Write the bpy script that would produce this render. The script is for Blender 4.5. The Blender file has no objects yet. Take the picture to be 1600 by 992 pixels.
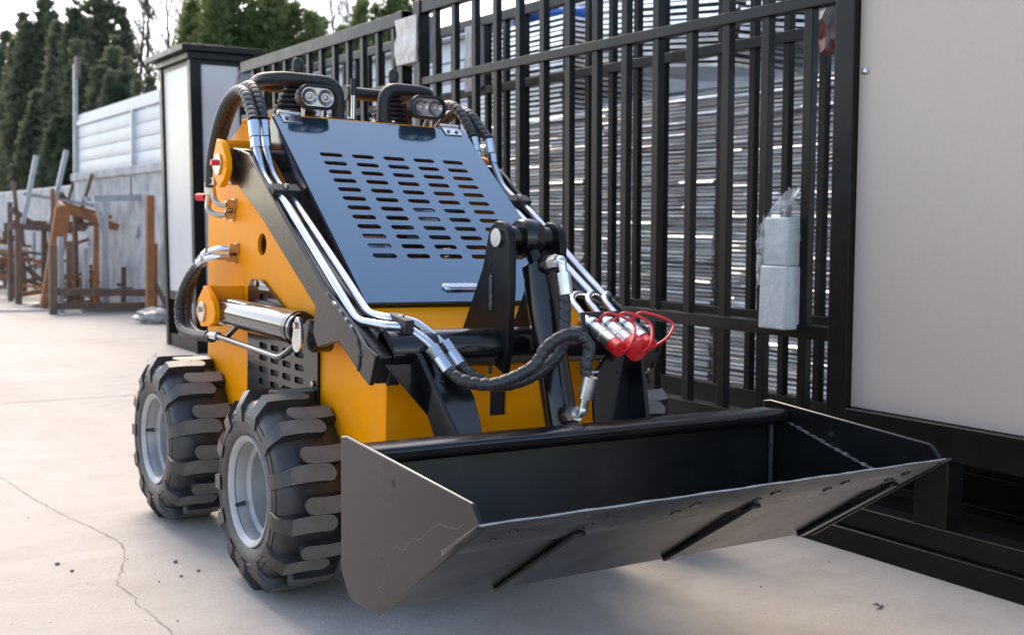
import bpy, bmesh, math, random
from mathutils import Vector, Matrix
R = math.radians
rnd = random.Random(7)
sc = bpy.context.scene
col = sc.collection

# ------------------------------------------------------------------ camera, sky, sun, exposure
cam_d = bpy.data.cameras.new('camera'); cam = bpy.data.objects.new('camera', cam_d); col.objects.link(cam)
yaw, pitch, roll = 0.585782, 0.0730176, 0.02430098
fw = Vector((math.sin(yaw)*math.cos(pitch), math.cos(yaw)*math.cos(pitch), -math.sin(pitch)))
rt = Vector((math.cos(yaw), -math.sin(yaw), 0)); up_ = rt.cross(fw)
r2 = rt*math.cos(roll)+up_*math.sin(roll); u2 = -rt*math.sin(roll)+up_*math.cos(roll)
cam.matrix_world = Matrix(((r2.x, u2.x, -fw.x, -1.81132), (r2.y, u2.y, -fw.y, -2.79107), (r2.z, u2.z, -fw.z, 1.11394), (0, 0, 0, 1)))
cam_d.sensor_fit = 'HORIZONTAL'; cam_d.sensor_width = 36; cam_d.lens = 39.69
cam_d.clip_end = 400; cam_d.clip_start = .05
cam_d.dof.use_dof = True; cam_d.dof.focus_distance = 3.0; cam_d.dof.aperture_fstop = 4.5
sc.camera = cam

SUN_EL, SUN_AZ = R(42), R(8)          # azimuth from +y towards +x
w = bpy.data.worlds.new('World'); sc.world = w; w.use_nodes = True
nt = w.node_tree; bg = nt.nodes['Background']
sky = nt.nodes.new('ShaderNodeTexSky'); sky.sky_type = 'NISHITA'; sky.sun_disc = False
sky.sun_elevation = SUN_EL; sky.sun_rotation = SUN_AZ; sky.dust_density = 1.6; sky.air_density = .85; sky.ozone_density = 1.0
nt.links.new(sky.outputs[0], bg.inputs[0]); bg.inputs[1].default_value = .15
sd = bpy.data.lights.new('sun', 'SUN'); sun = bpy.data.objects.new('sun', sd); col.objects.link(sun)
sd.energy = .9; sd.angle = R(30); sd.color = (1, .85, .68)
sdir = Vector((math.sin(SUN_AZ)*math.cos(SUN_EL), math.cos(SUN_AZ)*math.cos(SUN_EL), math.sin(SUN_EL)))
sun.rotation_euler = (-sdir).to_track_quat('-Z', 'Y').to_euler(); sun.location = sdir*20
sc.view_settings.view_transform = 'Standard'; sc.view_settings.look = 'None'
sc.view_settings.exposure = 1.7; sc.view_settings.gamma = 1
sc.view_settings.use_white_balance = True; sc.view_settings.white_balance_temperature = 7100; sc.view_settings.white_balance_tint = 10

# ------------------------------------------------------------------ materials
def mat(name, base, rough=.5, metal=0, spec=.5, coat=0, var=None, vscale=6, bump=0, bscale=60, rvar=0, dust=None, dscale=3, damt=.3, stretch=None, alpha=None, trans=0):
    m = bpy.data.materials.new(name); m.use_nodes = True
    t = m.node_tree; b = t.nodes['Principled BSDF']
    b.inputs['Base Color'].default_value = (*base, 1); b.inputs['Roughness'].default_value = rough
    b.inputs['Metallic'].default_value = metal; b.inputs['Specular IOR Level'].default_value = spec
    b.inputs['Coat Weight'].default_value = coat; b.inputs['Coat Roughness'].default_value = .06
    if trans: b.inputs['Transmission Weight'].default_value = trans
    if alpha is not None: b.inputs['Alpha'].default_value = alpha
    tc = t.nodes.new('ShaderNodeTexCoord'); src = tc.outputs['Object']
    if stretch:
        mp = t.nodes.new('ShaderNodeMapping'); mp.inputs['Scale'].default_value = stretch; t.links.new(src, mp.inputs[0]); src = mp.outputs[0]
    cur = None
    def noise(sc_, det=5, ro=.6):
        n = t.nodes.new('ShaderNodeTexNoise'); n.inputs['Scale'].default_value = sc_; n.inputs['Detail'].default_value = det; n.inputs['Roughness'].default_value = ro
        t.links.new(src, n.inputs['Vector']); return n.outputs[0]
    def ramp(o, a, b_):
        r = t.nodes.new('ShaderNodeMapRange'); r.inputs[1].default_value = a; r.inputs[2].default_value = b_; t.links.new(o, r.inputs[0]); return r.outputs[0]
    def mix(f, a, b_):
        x = t.nodes.new('ShaderNodeMix'); x.data_type = 'RGBA'
        t.links.new(f, x.inputs[0])
        for s, v in ((6, a), (7, b_)):
            if isinstance(v, tuple): x.inputs[s].default_value = (*v, 1)
            else: t.links.new(v, x.inputs[s])
        return x.outputs[2]
    if var: cur = mix(ramp(noise(vscale), .35, .68), base, var)
    if dust:
        f = ramp(noise(dscale, 8, .7), .48, .8)
        mu = t.nodes.new('ShaderNodeMath'); mu.operation = 'MULTIPLY'; mu.inputs[1].default_value = damt; t.links.new(f, mu.inputs[0])
        cur = mix(mu.outputs[0], cur if cur else base, dust)
    if cur: t.links.new(cur, b.inputs['Base Color'])
    if rvar:
        f = ramp(noise(vscale*1.7, 6), .3, .75); r = t.nodes.new('ShaderNodeMapRange')
        r.inputs[3].default_value = max(0, rough-rvar); r.inputs[4].default_value = rough+rvar; t.links.new(f, r.inputs[0]); t.links.new(r.outputs[0], b.inputs['Roughness'])
    if bump:
        bp = t.nodes.new('ShaderNodeBump'); bp.inputs['Strength'].default_value = bump; bp.inputs['Distance'].default_value = .01
        t.links.new(noise(bscale, 4), bp.inputs['Height']); t.links.new(bp.outputs[0], b.inputs['Normal'])
    return m
M = {}
M['yellow'] = mat('yellow_paint', (.95, .325, .0015), .38, spec=.1, coat=.0, var=(.88, .29, .0015), vscale=2.5, rvar=.06, bump=.02, bscale=8, dust=(.5, .33, .16), dscale=9, damt=.22)
M['black'] = mat('black_gloss_paint', (.006, .006, .007), .2, spec=.45, coat=.15, rvar=.06, vscale=5, bump=.03, bscale=14, dust=(.1, .09, .08), dscale=9, damt=.08)
M['bucket'] = mat('bucket_black_paint', (.006, .006, .0065), .24, spec=.4, coat=.08, rvar=.08, vscale=4, bump=.03, bscale=10, dust=(.10, .095, .09), dscale=6, damt=.1)
M['hood'] = mat('hood_sky_tint_paint', (.095, .165, .225), .11, metal=.8, spec=.8, coat=.8, bump=.012, bscale=4, dust=(.075, .125, .17), dscale=4, damt=.5)  # gloss black hood; the reflected blue sky is put into its colours
M['armgrey'] = mat('arm_black_paint', (.010, .009, .0085), .27, spec=.42, coat=.08, rvar=.06, vscale=8, bump=.03, bscale=200, dust=(.12, .1, .09), dscale=10, damt=.12)
M['edge'] = mat('worn_cutting_edge', (.035, .033, .032), .3, metal=.3, spec=.6, coat=.1, rvar=.1, vscale=9, dust=(.32, .30, .28), dscale=14, damt=.5, stretch=(.35, 1, 1), bump=.05, bscale=30)
M['satin'] = mat('black_satin_paint', (.006, .006, .0065), .42, spec=.22, rvar=.08, vscale=6, bump=.05, bscale=20, dust=(.1, .09, .08), dscale=9, damt=.1)
M['weld'] = mat('weld_bead', (.05, .055, .06), .32, metal=.5, spec=1, bump=.5, bscale=90)
M['zinc'] = mat('zinc_steel', (.66, .67, .68), .28, metal=1, var=(.5, .5, .5), vscale=20, rvar=.1)
M['pipe'] = mat('galvanised_pipe', (.70, .72, .74), .3, metal=1, var=(.58, .6, .62), vscale=9, rvar=.1)
M['brass'] = mat('plated_fitting', (.62, .52, .40), .3, metal=1, var=(.5, .42, .33), vscale=30)
M['chrome'] = mat('chromed_black_cylinder', (.03, .03, .031), .1, metal=.45, spec=.9, coat=.4, rvar=.05)
M['hose'] = mat('spiral_hose_rubber', (.020, .020, .022), .42, spec=.5, var=(.032, .031, .030), vscale=25)
M['rubber'] = mat('tyre_rubber', (.014, .014, .016), .42, spec=.6, var=(.024, .023, .023), vscale=12, bump=.05, bscale=120, dust=(.16, .14, .12), dscale=8, damt=.25)
M['lug'] = mat('lug_top_rubber', (.15, .138, .125), .5, spec=.4, var=(.20, .185, .165), vscale=16, bump=.05, bscale=150)
M['rim'] = mat('rim_silver', (.40, .40, .40), .5, metal=.45, var=(.34, .34, .335), vscale=10, rvar=.08, dust=(.3, .27, .24), dscale=5, damt=.3)
M['foam'] = mat('black_foam_grip', (.014, .014, .015), .5, spec=.45, bump=.08, bscale=300)
M['red'] = mat('red_rubber_cap', (.75, .012, .02), .38, var=(.62, .01, .015), vscale=30)
M['lens'] = mat('lamp_lens', (.42, .38, .36), .16, metal=.7, spec=1, coat=1, var=(.2, .18, .17), vscale=40)
M['engine'] = mat('engine_grey', (.22, .23, .24), .4, metal=.5, var=(.05, .05, .05), vscale=9)
M['dark'] = mat('dark_inside', (.01, .01, .01), .7)
M['gate'] = mat('gate_black_paint', (.005, .0046, .0043), .36, spec=.22, var=(.008, .0072, .0066), vscale=7, rvar=.07, dust=(.09, .08, .07), dscale=14, damt=.07)
M['panel'] = mat('gate_panel_beige', (.52, .425, .36), .4, var=(.49, .395, .335), vscale=1.0, dust=(.36, .29, .24), dscale=40, damt=.25, bump=.08, bscale=1.6)
M['pillarw'] = mat('pillar_panel_grey', (.56, .55, .55), .35, var=(.5, .49, .48), vscale=2)
M['conc_wall'] = mat('old_concrete_wall', (.50, .49, .47), .85, var=(.26, .265, .28), vscale=3.5, dust=(.68, .64, .58), dscale=5, damt=.9, bump=.6, bscale=22, stretch=(1, 1, .8))
M['sheet'] = mat('pale_corrugated_sheet', (.55, .58, .62), .45, var=(.48, .51, .55), vscale=2, dust=(.4, .36, .3), dscale=5, damt=.3)
M['rust'] = mat('rusty_steel', (.36, .14, .045), .75, var=(.22, .09, .04), vscale=7, bump=.2, bscale=60)
M['rustdark'] = mat('dark_rusty_steel', (.10, .075, .06), .7, var=(.19, .11, .065), vscale=5, bump=.2, bscale=60)
M['galv'] = mat('galvanised_old', (.45, .47, .49), .5, metal=.4, var=(.33, .34, .35), vscale=5)
M['plastic'] = mat('white_plastic_wrap', (.50, .48, .46), .35, var=(.40, .385, .37), vscale=12, bump=.5, bscale=30, trans=.1)
M['foil'] = mat('grey_wrapped_foam', (.55, .56, .55), .35, var=(.45, .47, .46), vscale=18, bump=.4, bscale=40)
M['bluetarp'] = mat('blue_tarp', (.03, .12, .42), .4, var=(.05, .17, .5), vscale=4, bump=.4, bscale=8)
M['greenblock'] = mat('green_grey_block', (.40, .44, .41), .4, var=(.48, .51, .49), vscale=14, bump=.3, bscale=30)
M['sheetstack'] = mat('stacked_sheet_edges', (.88, .89, .91), .2, metal=.6, var=(.55, .53, .50), vscale=2.4, dust=(.45, .34, .25), dscale=1.3, damt=.6, stretch=(1, 1, 1.6))
M['card'] = mat('brown_packing', (.22, .16, .11), .7, var=(.1, .08, .06), vscale=3)
M['bark'] = mat('bark', (.13, .10, .08), .9, var=(.07, .055, .045), vscale=10)
M['crack'] = mat('crack_dark', (.27, .245, .22), .95)
M['stone'] = mat('grey_stone', (.24, .23, .22), .9, var=(.15, .14, .14), vscale=30, bump=.4, bscale=80)
M['bag'] = mat('printed_bag', (.25, .24, .24), .35, var=(.02, .02, .02), vscale=14, dust=(.45, .015, .02), dscale=9, damt=1)

def leaf_mat(name, a, b_):
    m = bpy.data.materials.new(name); m.use_nodes = True; t = m.node_tree; p = t.nodes['Principled BSDF']; out = t.nodes['Material Output']
    tc = t.nodes.new('ShaderNodeTexCoord'); n = t.nodes.new('ShaderNodeTexNoise'); n.inputs['Scale'].default_value = 9; n.inputs['Detail'].default_value = 4; t.links.new(tc.outputs['Object'], n.inputs['Vector'])
    r = t.nodes.new('ShaderNodeMapRange'); r.inputs[1].default_value = .35; r.inputs[2].default_value = .66; t.links.new(n.outputs[0], r.inputs[0])
    x = t.nodes.new('ShaderNodeMix'); x.data_type = 'RGBA'; t.links.new(r.outputs[0], x.inputs[0]); x.inputs[6].default_value = (*a, 1); x.inputs[7].default_value = (*b_, 1)
    t.links.new(x.outputs[2], p.inputs['Base Color']); p.inputs['Roughness'].default_value = .65; p.inputs['Specular IOR Level'].default_value = .25
    tr = t.nodes.new('ShaderNodeBsdfTranslucent'); t.links.new(x.outputs[2], tr.inputs[0]); ms = t.nodes.new('ShaderNodeMixShader'); ms.inputs[0].default_value = .45
    t.links.new(p.outputs[0], ms.inputs[1]); t.links.new(tr.outputs[0], ms.inputs[2]); t.links.new(ms.outputs[0], out.inputs[0]); return m
M['leaf'] = leaf_mat('cypress_foliage', (.11, .14, .085), (.20, .215, .14))
M['leaf2'] = leaf_mat('bright_conifer_foliage', (.10, .145, .05), (.21, .245, .10))
def ground_mat():
    m = bpy.data.materials.new('concrete_ground'); m.use_nodes = True; t = m.node_tree; b = t.nodes['Principled BSDF']
    tc = t.nodes.new('ShaderNodeTexCoord').outputs['Object']
    def N(s, d=6, r=.6, st=None):
        v = tc
        if st:
            mp = t.nodes.new('ShaderNodeMapping'); mp.inputs['Scale'].default_value = st; mp.inputs['Rotation'].default_value = (0, 0, .35); t.links.new(tc, mp.inputs[0]); v = mp.outputs[0]
        n = t.nodes.new('ShaderNodeTexNoise'); n.inputs['Scale'].default_value = s; n.inputs['Detail'].default_value = d; n.inputs['Roughness'].default_value = r
        t.links.new(v, n.inputs['Vector']); return n.outputs[0]
    def rg(o, a, c, x=0, y=1):
        r = t.nodes.new('ShaderNodeMapRange'); r.inputs[1].default_value = a; r.inputs[2].default_value = c; r.inputs[3].default_value = x; r.inputs[4].default_value = y; t.links.new(o, r.inputs[0]); return r.outputs[0]
    def mx(f, a, c):
        x = t.nodes.new('ShaderNodeMix'); x.data_type = 'RGBA'; t.links.new(f, x.inputs[0])
        for s, v in ((6, a), (7, c)):
            if isinstance(v, tuple): x.inputs[s].default_value = (*v, 1)
            else: t.links.new(v, x.inputs[s])
        return x.outputs[2]
    c = mx(rg(N(.7), .3, .7), (.50, .455, .405), (.43, .39, .345))
    c = mx(rg(N(5, 9, .7), .45, .75, 0, .5), c, (.34, .305, .265))
    c = mx(rg(N(1.2, 7, .65, (1, 7, 1)), .5, .72, 0, .45), c, (.54, .505, .46))
    c = mx(rg(N(26, 6, .7), .62, .72, 0, .55), c, (.26, .235, .21))
    c = mx(rg(N(120, 3), .60, .70, 0, .5), c, (.25, .23, .21))
    c = mx(rg(N(.9, 5, .55, (1, .12, 1)), .52, .70, 0, .5), c, (.32, .28, .24))
    c = mx(rg(N(2.4, 9, .75), .52, .75, 0, .55), c, (.34, .295, .25))
    c = mx(rg(N(300, 2), .68, .78, 0, .5), c, (.22, .2, .18))
    t.links.new(c, b.inputs['Base Color']); b.inputs['Roughness'].default_value = .78; b.inputs['Specular IOR Level'].default_value = .3
    bp = t.nodes.new('ShaderNodeBump'); bp.inputs['Strength'].default_value = .45; bp.inputs['Distance'].default_value = .01
    t.links.new(N(45, 8, .7), bp.inputs['Height']); t.links.new(bp.outputs[0], b.inputs['Normal'])
    return m
M['ground'] = ground_mat()

def film_mat():
    m = bpy.data.materials.new('clear_stretch_film'); m.use_nodes = True; t = m.node_tree; b = t.nodes['Principled BSDF']
    b.inputs['Base Color'].default_value = (.8, .82, .84, 1); b.inputs['Roughness'].default_value = .12
    tc = t.nodes.new('ShaderNodeTexCoord'); n = t.nodes.new('ShaderNodeTexNoise'); n.inputs['Scale'].default_value = 5; n.inputs['Detail'].default_value = 7
    mp = t.nodes.new('ShaderNodeMapping'); mp.inputs['Scale'].default_value = (1, .5, 3.5); t.links.new(tc.outputs['Object'], mp.inputs[0]); t.links.new(mp.outputs[0], n.inputs['Vector'])
    r = t.nodes.new('ShaderNodeMapRange'); r.inputs[1].default_value = .4; r.inputs[2].default_value = .75; r.inputs[3].default_value = .04; r.inputs[4].default_value = .42
    t.links.new(n.outputs[0], r.inputs[0]); t.links.new(r.outputs[0], b.inputs['Alpha'])
    bp = t.nodes.new('ShaderNodeBump'); bp.inputs['Strength'].default_value = .7; bp.inputs['Distance'].default_value = .03; t.links.new(n.outputs[0], bp.inputs['Height']); t.links.new(bp.outputs[0], b.inputs['Normal'])
    return m
M['film'] = film_mat()

# ------------------------------------------------------------------ mesh helpers
class MB:
    def __init__(s): s.v = []; s.f = []
    def add(s, vs, fs):
        o = len(s.v); s.v += [tuple(v) for v in vs]; s.f += [tuple(i+o for i in f) for f in fs]; return s
    def box(s, c, d, rot=None):
        m = rot.to_3x3() if rot else Matrix.Identity(3); c = Vector(c)
        vs = [c+m@Vector((x*d[0]/2, y*d[1]/2, z*d[2]/2)) for x in (-1, 1) for y in (-1, 1) for z in (-1, 1)]
        return s.add(vs, [(0, 1, 3, 2), (4, 6, 7, 5), (0, 4, 5, 1), (2, 3, 7, 6), (0, 2, 6, 4), (1, 5, 7, 3)])
    def span(s, a, b):
        return s.box([(a[i]+b[i])/2 for i in range(3)], [abs(b[i]-a[i]) for i in range(3)])
    def bar(s, p, q, wd, ht=None, upv=(0, 0, 1)):
        p, q = Vector(p), Vector(q); z = (q-p); L = z.length; z.normalize(); u = Vector(upv)
        if abs(z.dot(u)) > .95: u = Vector((0, 1, 0))
        x = u.cross(z).normalized(); y = z.cross(x)
        return s.box((p+q)/2, (wd, ht or wd, L), Matrix((x, y, z)).transposed())
    def prism(s, poly, a, b, ax='x'):
        n = len(poly)
        def P(t, q): return (t, q[0], q[1]) if ax == 'x' else ((q[0], t, q[1]) if ax == 'y' else (q[0], q[1], t))
        return s.add([P(a, q) for q in poly]+[P(b, q) for q in poly], [tuple(range(n)), tuple(range(n, 2*n))]+[(i, (i+1) % n, n+(i+1) % n, n+i) for i in range(n)])
    def tube(s, pts, r, n=12, caps=True):
        pts = [Vector(p) for p in pts]; rr = r if isinstance(r, (list, tuple)) else [r]*len(pts)
        vs = []; x = None
        for i, p in enumerate(pts):
            t = (pts[min(i+1, len(pts)-1)]-pts[max(i-1, 0)])
            if t.length < 1e-9: t = Vector((0, 0, 1))
            t.normalize()
            if x is None: x = t.orthogonal().normalized()
            else:
                x = x-t*x.dot(t)
                x = x.normalized() if x.length > 1e-6 else t.orthogonal().normalized()
            y = t.cross(x)
            vs += [p+(x*math.cos(k*2*math.pi/n)+y*math.sin(k*2*math.pi/n))*rr[i] for k in range(n)]
        m = len(pts)
        fs = [(i*n+k, i*n+(k+1) % n, (i+1)*n+(k+1) % n, (i+1)*n+k) for i in range(m-1) for k in range(n)]
        if caps: fs += [tuple(range(n)), tuple(range((m-1)*n, m*n))]
        return s.add(vs, fs)
    def cyl(s, p, q, r, n=20): return s.tube([p, q], r, n)
    def lathe(s, prof, o, ax=(1, 0, 0), n=40, closed=False):
        o = Vector(o); a = Vector(ax).normalized(); x = a.orthogonal().normalized(); y = a.cross(x); m = len(prof); vs = []
        for k in range(n):
            c, t = math.cos(k*2*math.pi/n), math.sin(k*2*math.pi/n)
            vs += [o+a*h+(x*c+y*t)*r for h, r in prof]
        fs = [(k*m+i, k*m+i+1, ((k+1) % n)*m+i+1, ((k+1) % n)*m+i) for k in range(n) for i in range(m-1)]
        return s.add(vs, fs)
    def mirror(s):
        o = MB(); o.v = [(-x, y, z) for x, y, z in s.v]; o.f = list(s.f); return o
    def build(s, name, m, parent=None, smooth=35, bevel=0, loc=None, seg=2, weld=False):
        me = bpy.data.meshes.new(name); me.from_pydata(s.v, [], s.f)
        bm = bmesh.new(); bm.from_mesh(me); bmesh.ops.remove_doubles(bm, verts=bm.verts, dist=1e-5) if weld else None; bmesh.ops.recalc_face_normals(bm, faces=bm.faces); bm.to_mesh(me); bm.free()
        me.materials.append(M[m] if isinstance(m, str) else m)
        if smooth:
            me.shade_smooth(); me.set_sharp_from_angle(angle=R(smooth))
        o = bpy.data.objects.new(name, me); col.objects.link(o)
        if parent: o.parent = parent
        if loc: o.location = loc
        if bevel:
            b = o.modifiers.new('bevel', 'BEVEL'); b.width = bevel; b.segments = seg; b.limit_method = 'ANGLE'; b.angle_limit = R(40); b.harden_normals = False
        return o
def tag(o, label=None, cat=None, group=None, kind=None):
    if label: o['label'] = label
    if cat: o['category'] = cat
    if group: o['group'] = group
    if kind: o['kind'] = kind
    return o
def empty(name, loc, rot=(0, 0, 0)):
    o = bpy.data.objects.new(name, None); col.objects.link(o); o.location = loc; o.rotation_euler = rot; o.empty_display_size = .1; return o
def smooth_path(pts, k=6):
    P = [Vector(p) for p in pts]; P = [P[0]*2-P[1]]+P+[P[-1]*2-P[-2]]; out = []
    for i in range(1, len(P)-2):
        for j in range(k):
            t = j/k; a, b, c, d = P[i-1:i+3]
            out.append(.5*((2*b)+(c-a)*t+(2*a-5*b+4*c-d)*t*t+(3*b-a-3*c+d)*t*t*t))
    out.append(P[-2]); return out
def resample(pts, step):
    out = [pts[0]]; acc = 0
    for a, b in zip(pts, pts[1:]):
        L = (b-a).length; d = step-acc
        while d <= L: out.append(a.lerp(b, d/L)); d += step
        acc = (acc+L) % step
    return out
def hose_mesh(pts, r=.0185, pitch=.026, n=20):
    p = resample(smooth_path(pts, 10), pitch/7); mb = MB(); vs = []; x = None
    for i, q in enumerate(p):
        t = (p[min(i+1, len(p)-1)]-p[max(i-1, 0)]).normalized()
        x = t.orthogonal().normalized() if x is None else (x-t*x.dot(t)).normalized()
        y = t.cross(x)
        for k in range(n):
            ph = (i/7+k/n) % 1; f = 1.05-.03*ph if ph < .78 else (.90 if ph < .93 else .97); a = k*2*math.pi/n
            vs.append(q+(x*math.cos(a)+y*math.sin(a))*r*f)
    m = len(p); fs = [(i*n+k, i*n+(k+1) % n, (i+1)*n+(k+1) % n, (i+1)*n+k) for i in range(m-1) for k in range(n)]+[tuple(range(n)), tuple(range((m-1)*n, m*n))]
    return mb.add(vs, fs)
def pipe_mesh(pts, r=.0115, bend=.03):
    P = [Vector(p) for p in pts]; out = [P[0]]
    for i in range(1, len(P)-1):
        a = (P[i-1]-P[i]); b = (P[i+1]-P[i]); d = min(bend, a.length*.45, b.length*.45); a.normalize(); b.normalize()
        p, q = P[i]+a*d, P[i]+b*d
        for j in range(7):
            t = j/6; out.append((1-t)**2*p+2*t*(1-t)*P[i]+t*t*q)
    out.append(P[-1]); return MB().tube(out, r, 14)
def clip(poly, u0, u1, v0, v1):
    def cut(P, ax, val, keep):
        o = []
        for i in range(len(P)):
            a, b = P[i], P[(i+1) % len(P)]; da, db = (a[ax]-val)*keep, (b[ax]-val)*keep
            if da >= 0: o.append(a)
            if (da > 0 and db < 0) or (da < 0 and db > 0):
                t = da/(da-db); o.append((a[0]+(b[0]-a[0])*t, a[1]+(b[1]-a[1])*t))
        return o
    for ax, val, k in ((0, u0, 1), (0, u1, -1), (1, v0, 1), (1, v1, -1)):
        poly = cut(poly, ax, val, k)
        if len(poly) < 3: return []
    return poly
def slot_plate(poly, us, vs, holes, th, fmap):
    """convex sheet with real openings. holes: {(i,j):(w,h,'slot'|'rect')} for grid cell i,j; fmap(u,v,t)->xyz"""
    mb = MB()
    def face(P, t): mb.add([fmap(u, v, t) for u, v in P], [tuple(range(len(P)))])
    for i in range(len(us)-1):
        for j in range(len(vs)-1):
            c = clip(poly, us[i], us[i+1], vs[j], vs[j+1])
            if len(c) < 3: continue
            A = abs(sum(c[k][0]*c[(k+1) % len(c)][1]-c[(k+1) % len(c)][0]*c[k][1] for k in range(len(c)))/2)
            full = A > .995*(us[i+1]-us[i])*(vs[j+1]-vs[j])
            if (i, j) in holes and full:
                w_, h_, kind = holes[(i, j)]; cu, cv = (us[i]+us[i+1])/2, (vs[j]+vs[j+1])/2; W, H = (us[i+1]-us[i])/2, (vs[j+1]-vs[j])/2
                inn = []
                if kind == 'slot':
                    if w_ >= h_:
                        for k in range(8): a = -math.pi/2+math.pi*k/7; inn.append((cu+(w_-h_)/2+h_/2*math.cos(a), cv+h_/2*math.sin(a)))
                        for k in range(8): a = math.pi/2+math.pi*k/7; inn.append((cu-(w_-h_)/2+h_/2*math.cos(a), cv+h_/2*math.sin(a)))
                    else:
                        for k in range(8): a = math.pi*k/7; inn.append((cu+w_/2*math.cos(a), cv+(h_-w_)/2+w_/2*math.sin(a)))
                        for k in range(8): a = math.pi+math.pi*k/7; inn.append((cu+w_/2*math.cos(a), cv-(h_-w_)/2+w_/2*math.sin(a)))
                else: inn = [(cu+w_/2, cv-h_/2), (cu+w_/2, cv+h_/2), (cu-w_/2, cv+h_/2), (cu-w_/2, cv-h_/2)]
                # project hole points on the cell border, adding the corners
                ring = []
                for (a, b) in inn:
                    dx, dy = a-cu, b-cv; k = min(W/abs(dx) if abs(dx) > 1e-9 else 1e9, H/abs(dy) if abs(dy) > 1e-9 else 1e9); ring.append((cu+dx*k, cv+dy*k))
                n = len(inn)
                for t in (0, th):
                    for k in range(n):
                        a, b = ring[k], ring[(k+1) % n]; P = [inn[k], a]
                        def per(q):
                            x_, y_ = q[0]-cu, q[1]-cv
                            if abs(x_-W) < 1e-7 and y_ < H-1e-7: return y_+H
                            if abs(y_-H) < 1e-7 and x_ > -W+1e-7: return 2*H+W-x_
                            if abs(x_+W) < 1e-7 and y_ > -H+1e-7: return 2*H+2*W+H-y_
                            return 4*H+2*W+x_+W
                        T = 4*(W+H); pa, pb = per(a), per(b)
                        if pb < pa-1e-9: pb += T
                        for m_ in range(2):
                            for pc, cc in ((2*H, (cu+W, cv+H)), (2*H+2*W, (cu-W, cv+H)), (4*H+2*W, (cu-W, cv-H)), (T, (cu+W, cv-H))):
                                if pa+1e-7 < pc+m_*T < pb-1e-7: P.append(cc)
                        P += [b, inn[(k+1) % n]]; face(P, t)
                for k in range(n):
                    a, b = inn[k], inn[(k+1) % n]; mb.add([fmap(*a, 0), fmap(*b, 0), fmap(*b, th), fmap(*a, th)], [(0, 1, 2, 3)])
            else:
                face(c, 0); face(c, th)
    n = len(poly)
    for k in range(n):
        a, b = poly[k], poly[(k+1) % n]; mb.add([fmap(*a, 0), fmap(*b, 0), fmap(*b, th), fmap(*a, th)], [(0, 1, 2, 3)])
    return mb

# ------------------------------------------------------------------ ground and far setting
g = MB(); g.add([(-40, -30, 0), (60, -30, 0), (60, 90, 0), (-40, 90, 0)], [(0, 1, 2, 3)])
ground = g.build('ground', 'ground', smooth=0); tag(ground, 'pale worn concrete yard', kind='structure')
crk = [(-1.25, 3.3), (-1.05, 2.8), (-.967, 2.517), (-.94, 2.3), (-.928, 2.086), (-.90, 1.9), (-.883, 1.761), (-.83, 1.5), (-.786, 1.24), (-.80, 1.1), (-.864, .891), (-.90, .80), (-.916, .729), (-.905, .62), (-.914, .52), (-.90, .38), (-.90, .223), (-.93, .0), (-.9, -.2)]
pts = []
for a, b in zip(crk, crk[1:]):
    for k in range(7):
        t = k/7; pts.append(Vector((a[0]+(b[0]-a[0])*t+rnd.gauss(0, .0035), a[1]+(b[1]-a[1])*t+rnd.gauss(0, .006), .002)))
mb = MB(); vs = []
for i, q in enumerate(pts):
    d_ = (pts[min(i+1, len(pts)-1)]-pts[max(i-1, 0)]).normalized(); n_ = Vector((-d_.y, d_.x, 0)); wd = rnd.choice((.0006, .001, .0016, .0026))
    vs += [q-n_*wd, q+n_*wd]
mb.add(vs, [(2*i, 2*i+1, 2*i+3, 2*i+2) for i in range(len(pts)-1)])
mb.build('crack', 'crack', ground, smooth=0)
for (x0, y0, x1, y1) in ((-6, 4.6, 1.4, 4.75), (-6, 8.4, 2.2, 8.5), (-6, 12.1, 2.2, 12.2)):
    mb = MB(); vs = []
    for i in range(80):
        t = i/79; y = y0+(y1-y0)*t+rnd.gauss(0, .004); wd = rnd.uniform(.003, .007); vs += [(x0+(x1-x0)*t, y-wd, .002), (x0+(x1-x0)*t, y+wd, .002)]
    mb.add(vs, [(2*i, 2*i+1, 2*i+3, 2*i+2) for i in range(79)]); mb.build('joint', 'crack', ground, smooth=0)
def rock(mb, c, r):
    ico = bmesh.new(); bmesh.ops.create_icosphere(ico, subdivisions=1, radius=r)
    q = Matrix.Rotation(rnd.uniform(0, 6), 3, 'Z'); sc_ = Vector((rnd.uniform(.8, 1.3), rnd.uniform(.7, 1.1), rnd.uniform(.5, .8)))
    idx = {v: i for i, v in enumerate(ico.verts)}
    mb.add([Vector(c)+q@Vector((v.co.x*sc_.x*rnd.uniform(.8, 1.15), v.co.y*sc_.y*rnd.uniform(.8, 1.15), v.co.z*sc_.z)) for v in ico.verts], [tuple(idx[v] for v in f.verts) for f in ico.faces]); ico.free()
mb = MB()
for k in range(170):
    x = rnd.uniform(-1.9, 1.3); y = rnd.uniform(-.9, 7); r = rnd.choice((.002, .0025, .003, .004)); rock(mb, (x, y, r*.4), r)
tag(mb.build('gravel', 'stone', smooth=0), 'loose grit scattered on the concrete', kind='stuff')
for (x, y, r, lab) in ((-.69, .89, .009, 'largest grey pebble lying left of the front tyre'), (-.72, .73, .006, 'small pebble just in front of the larger pebble'), (-.655, .76, .006, 'small round pebble nearest the front tyre'),
                       (-1.03, 1.05, .008, 'grey pebble on bare concrete at far left foreground'), (-1.005, .95, .007, 'smaller pebble beside another at far left foreground')):
    mb = MB(); rock(mb, (x, y, r*.5), r); tag(mb.build('pebble', 'stone', smooth=0), lab, 'pebble')
mb = MB(); tw = empty('dead_twig', (1.022, -.60, 0), (0, 0, .8)); tw.scale = (.7, .7, .5); tag(tw, 'small dry dead twig on the concrete before the gate base', 'twig')
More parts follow.
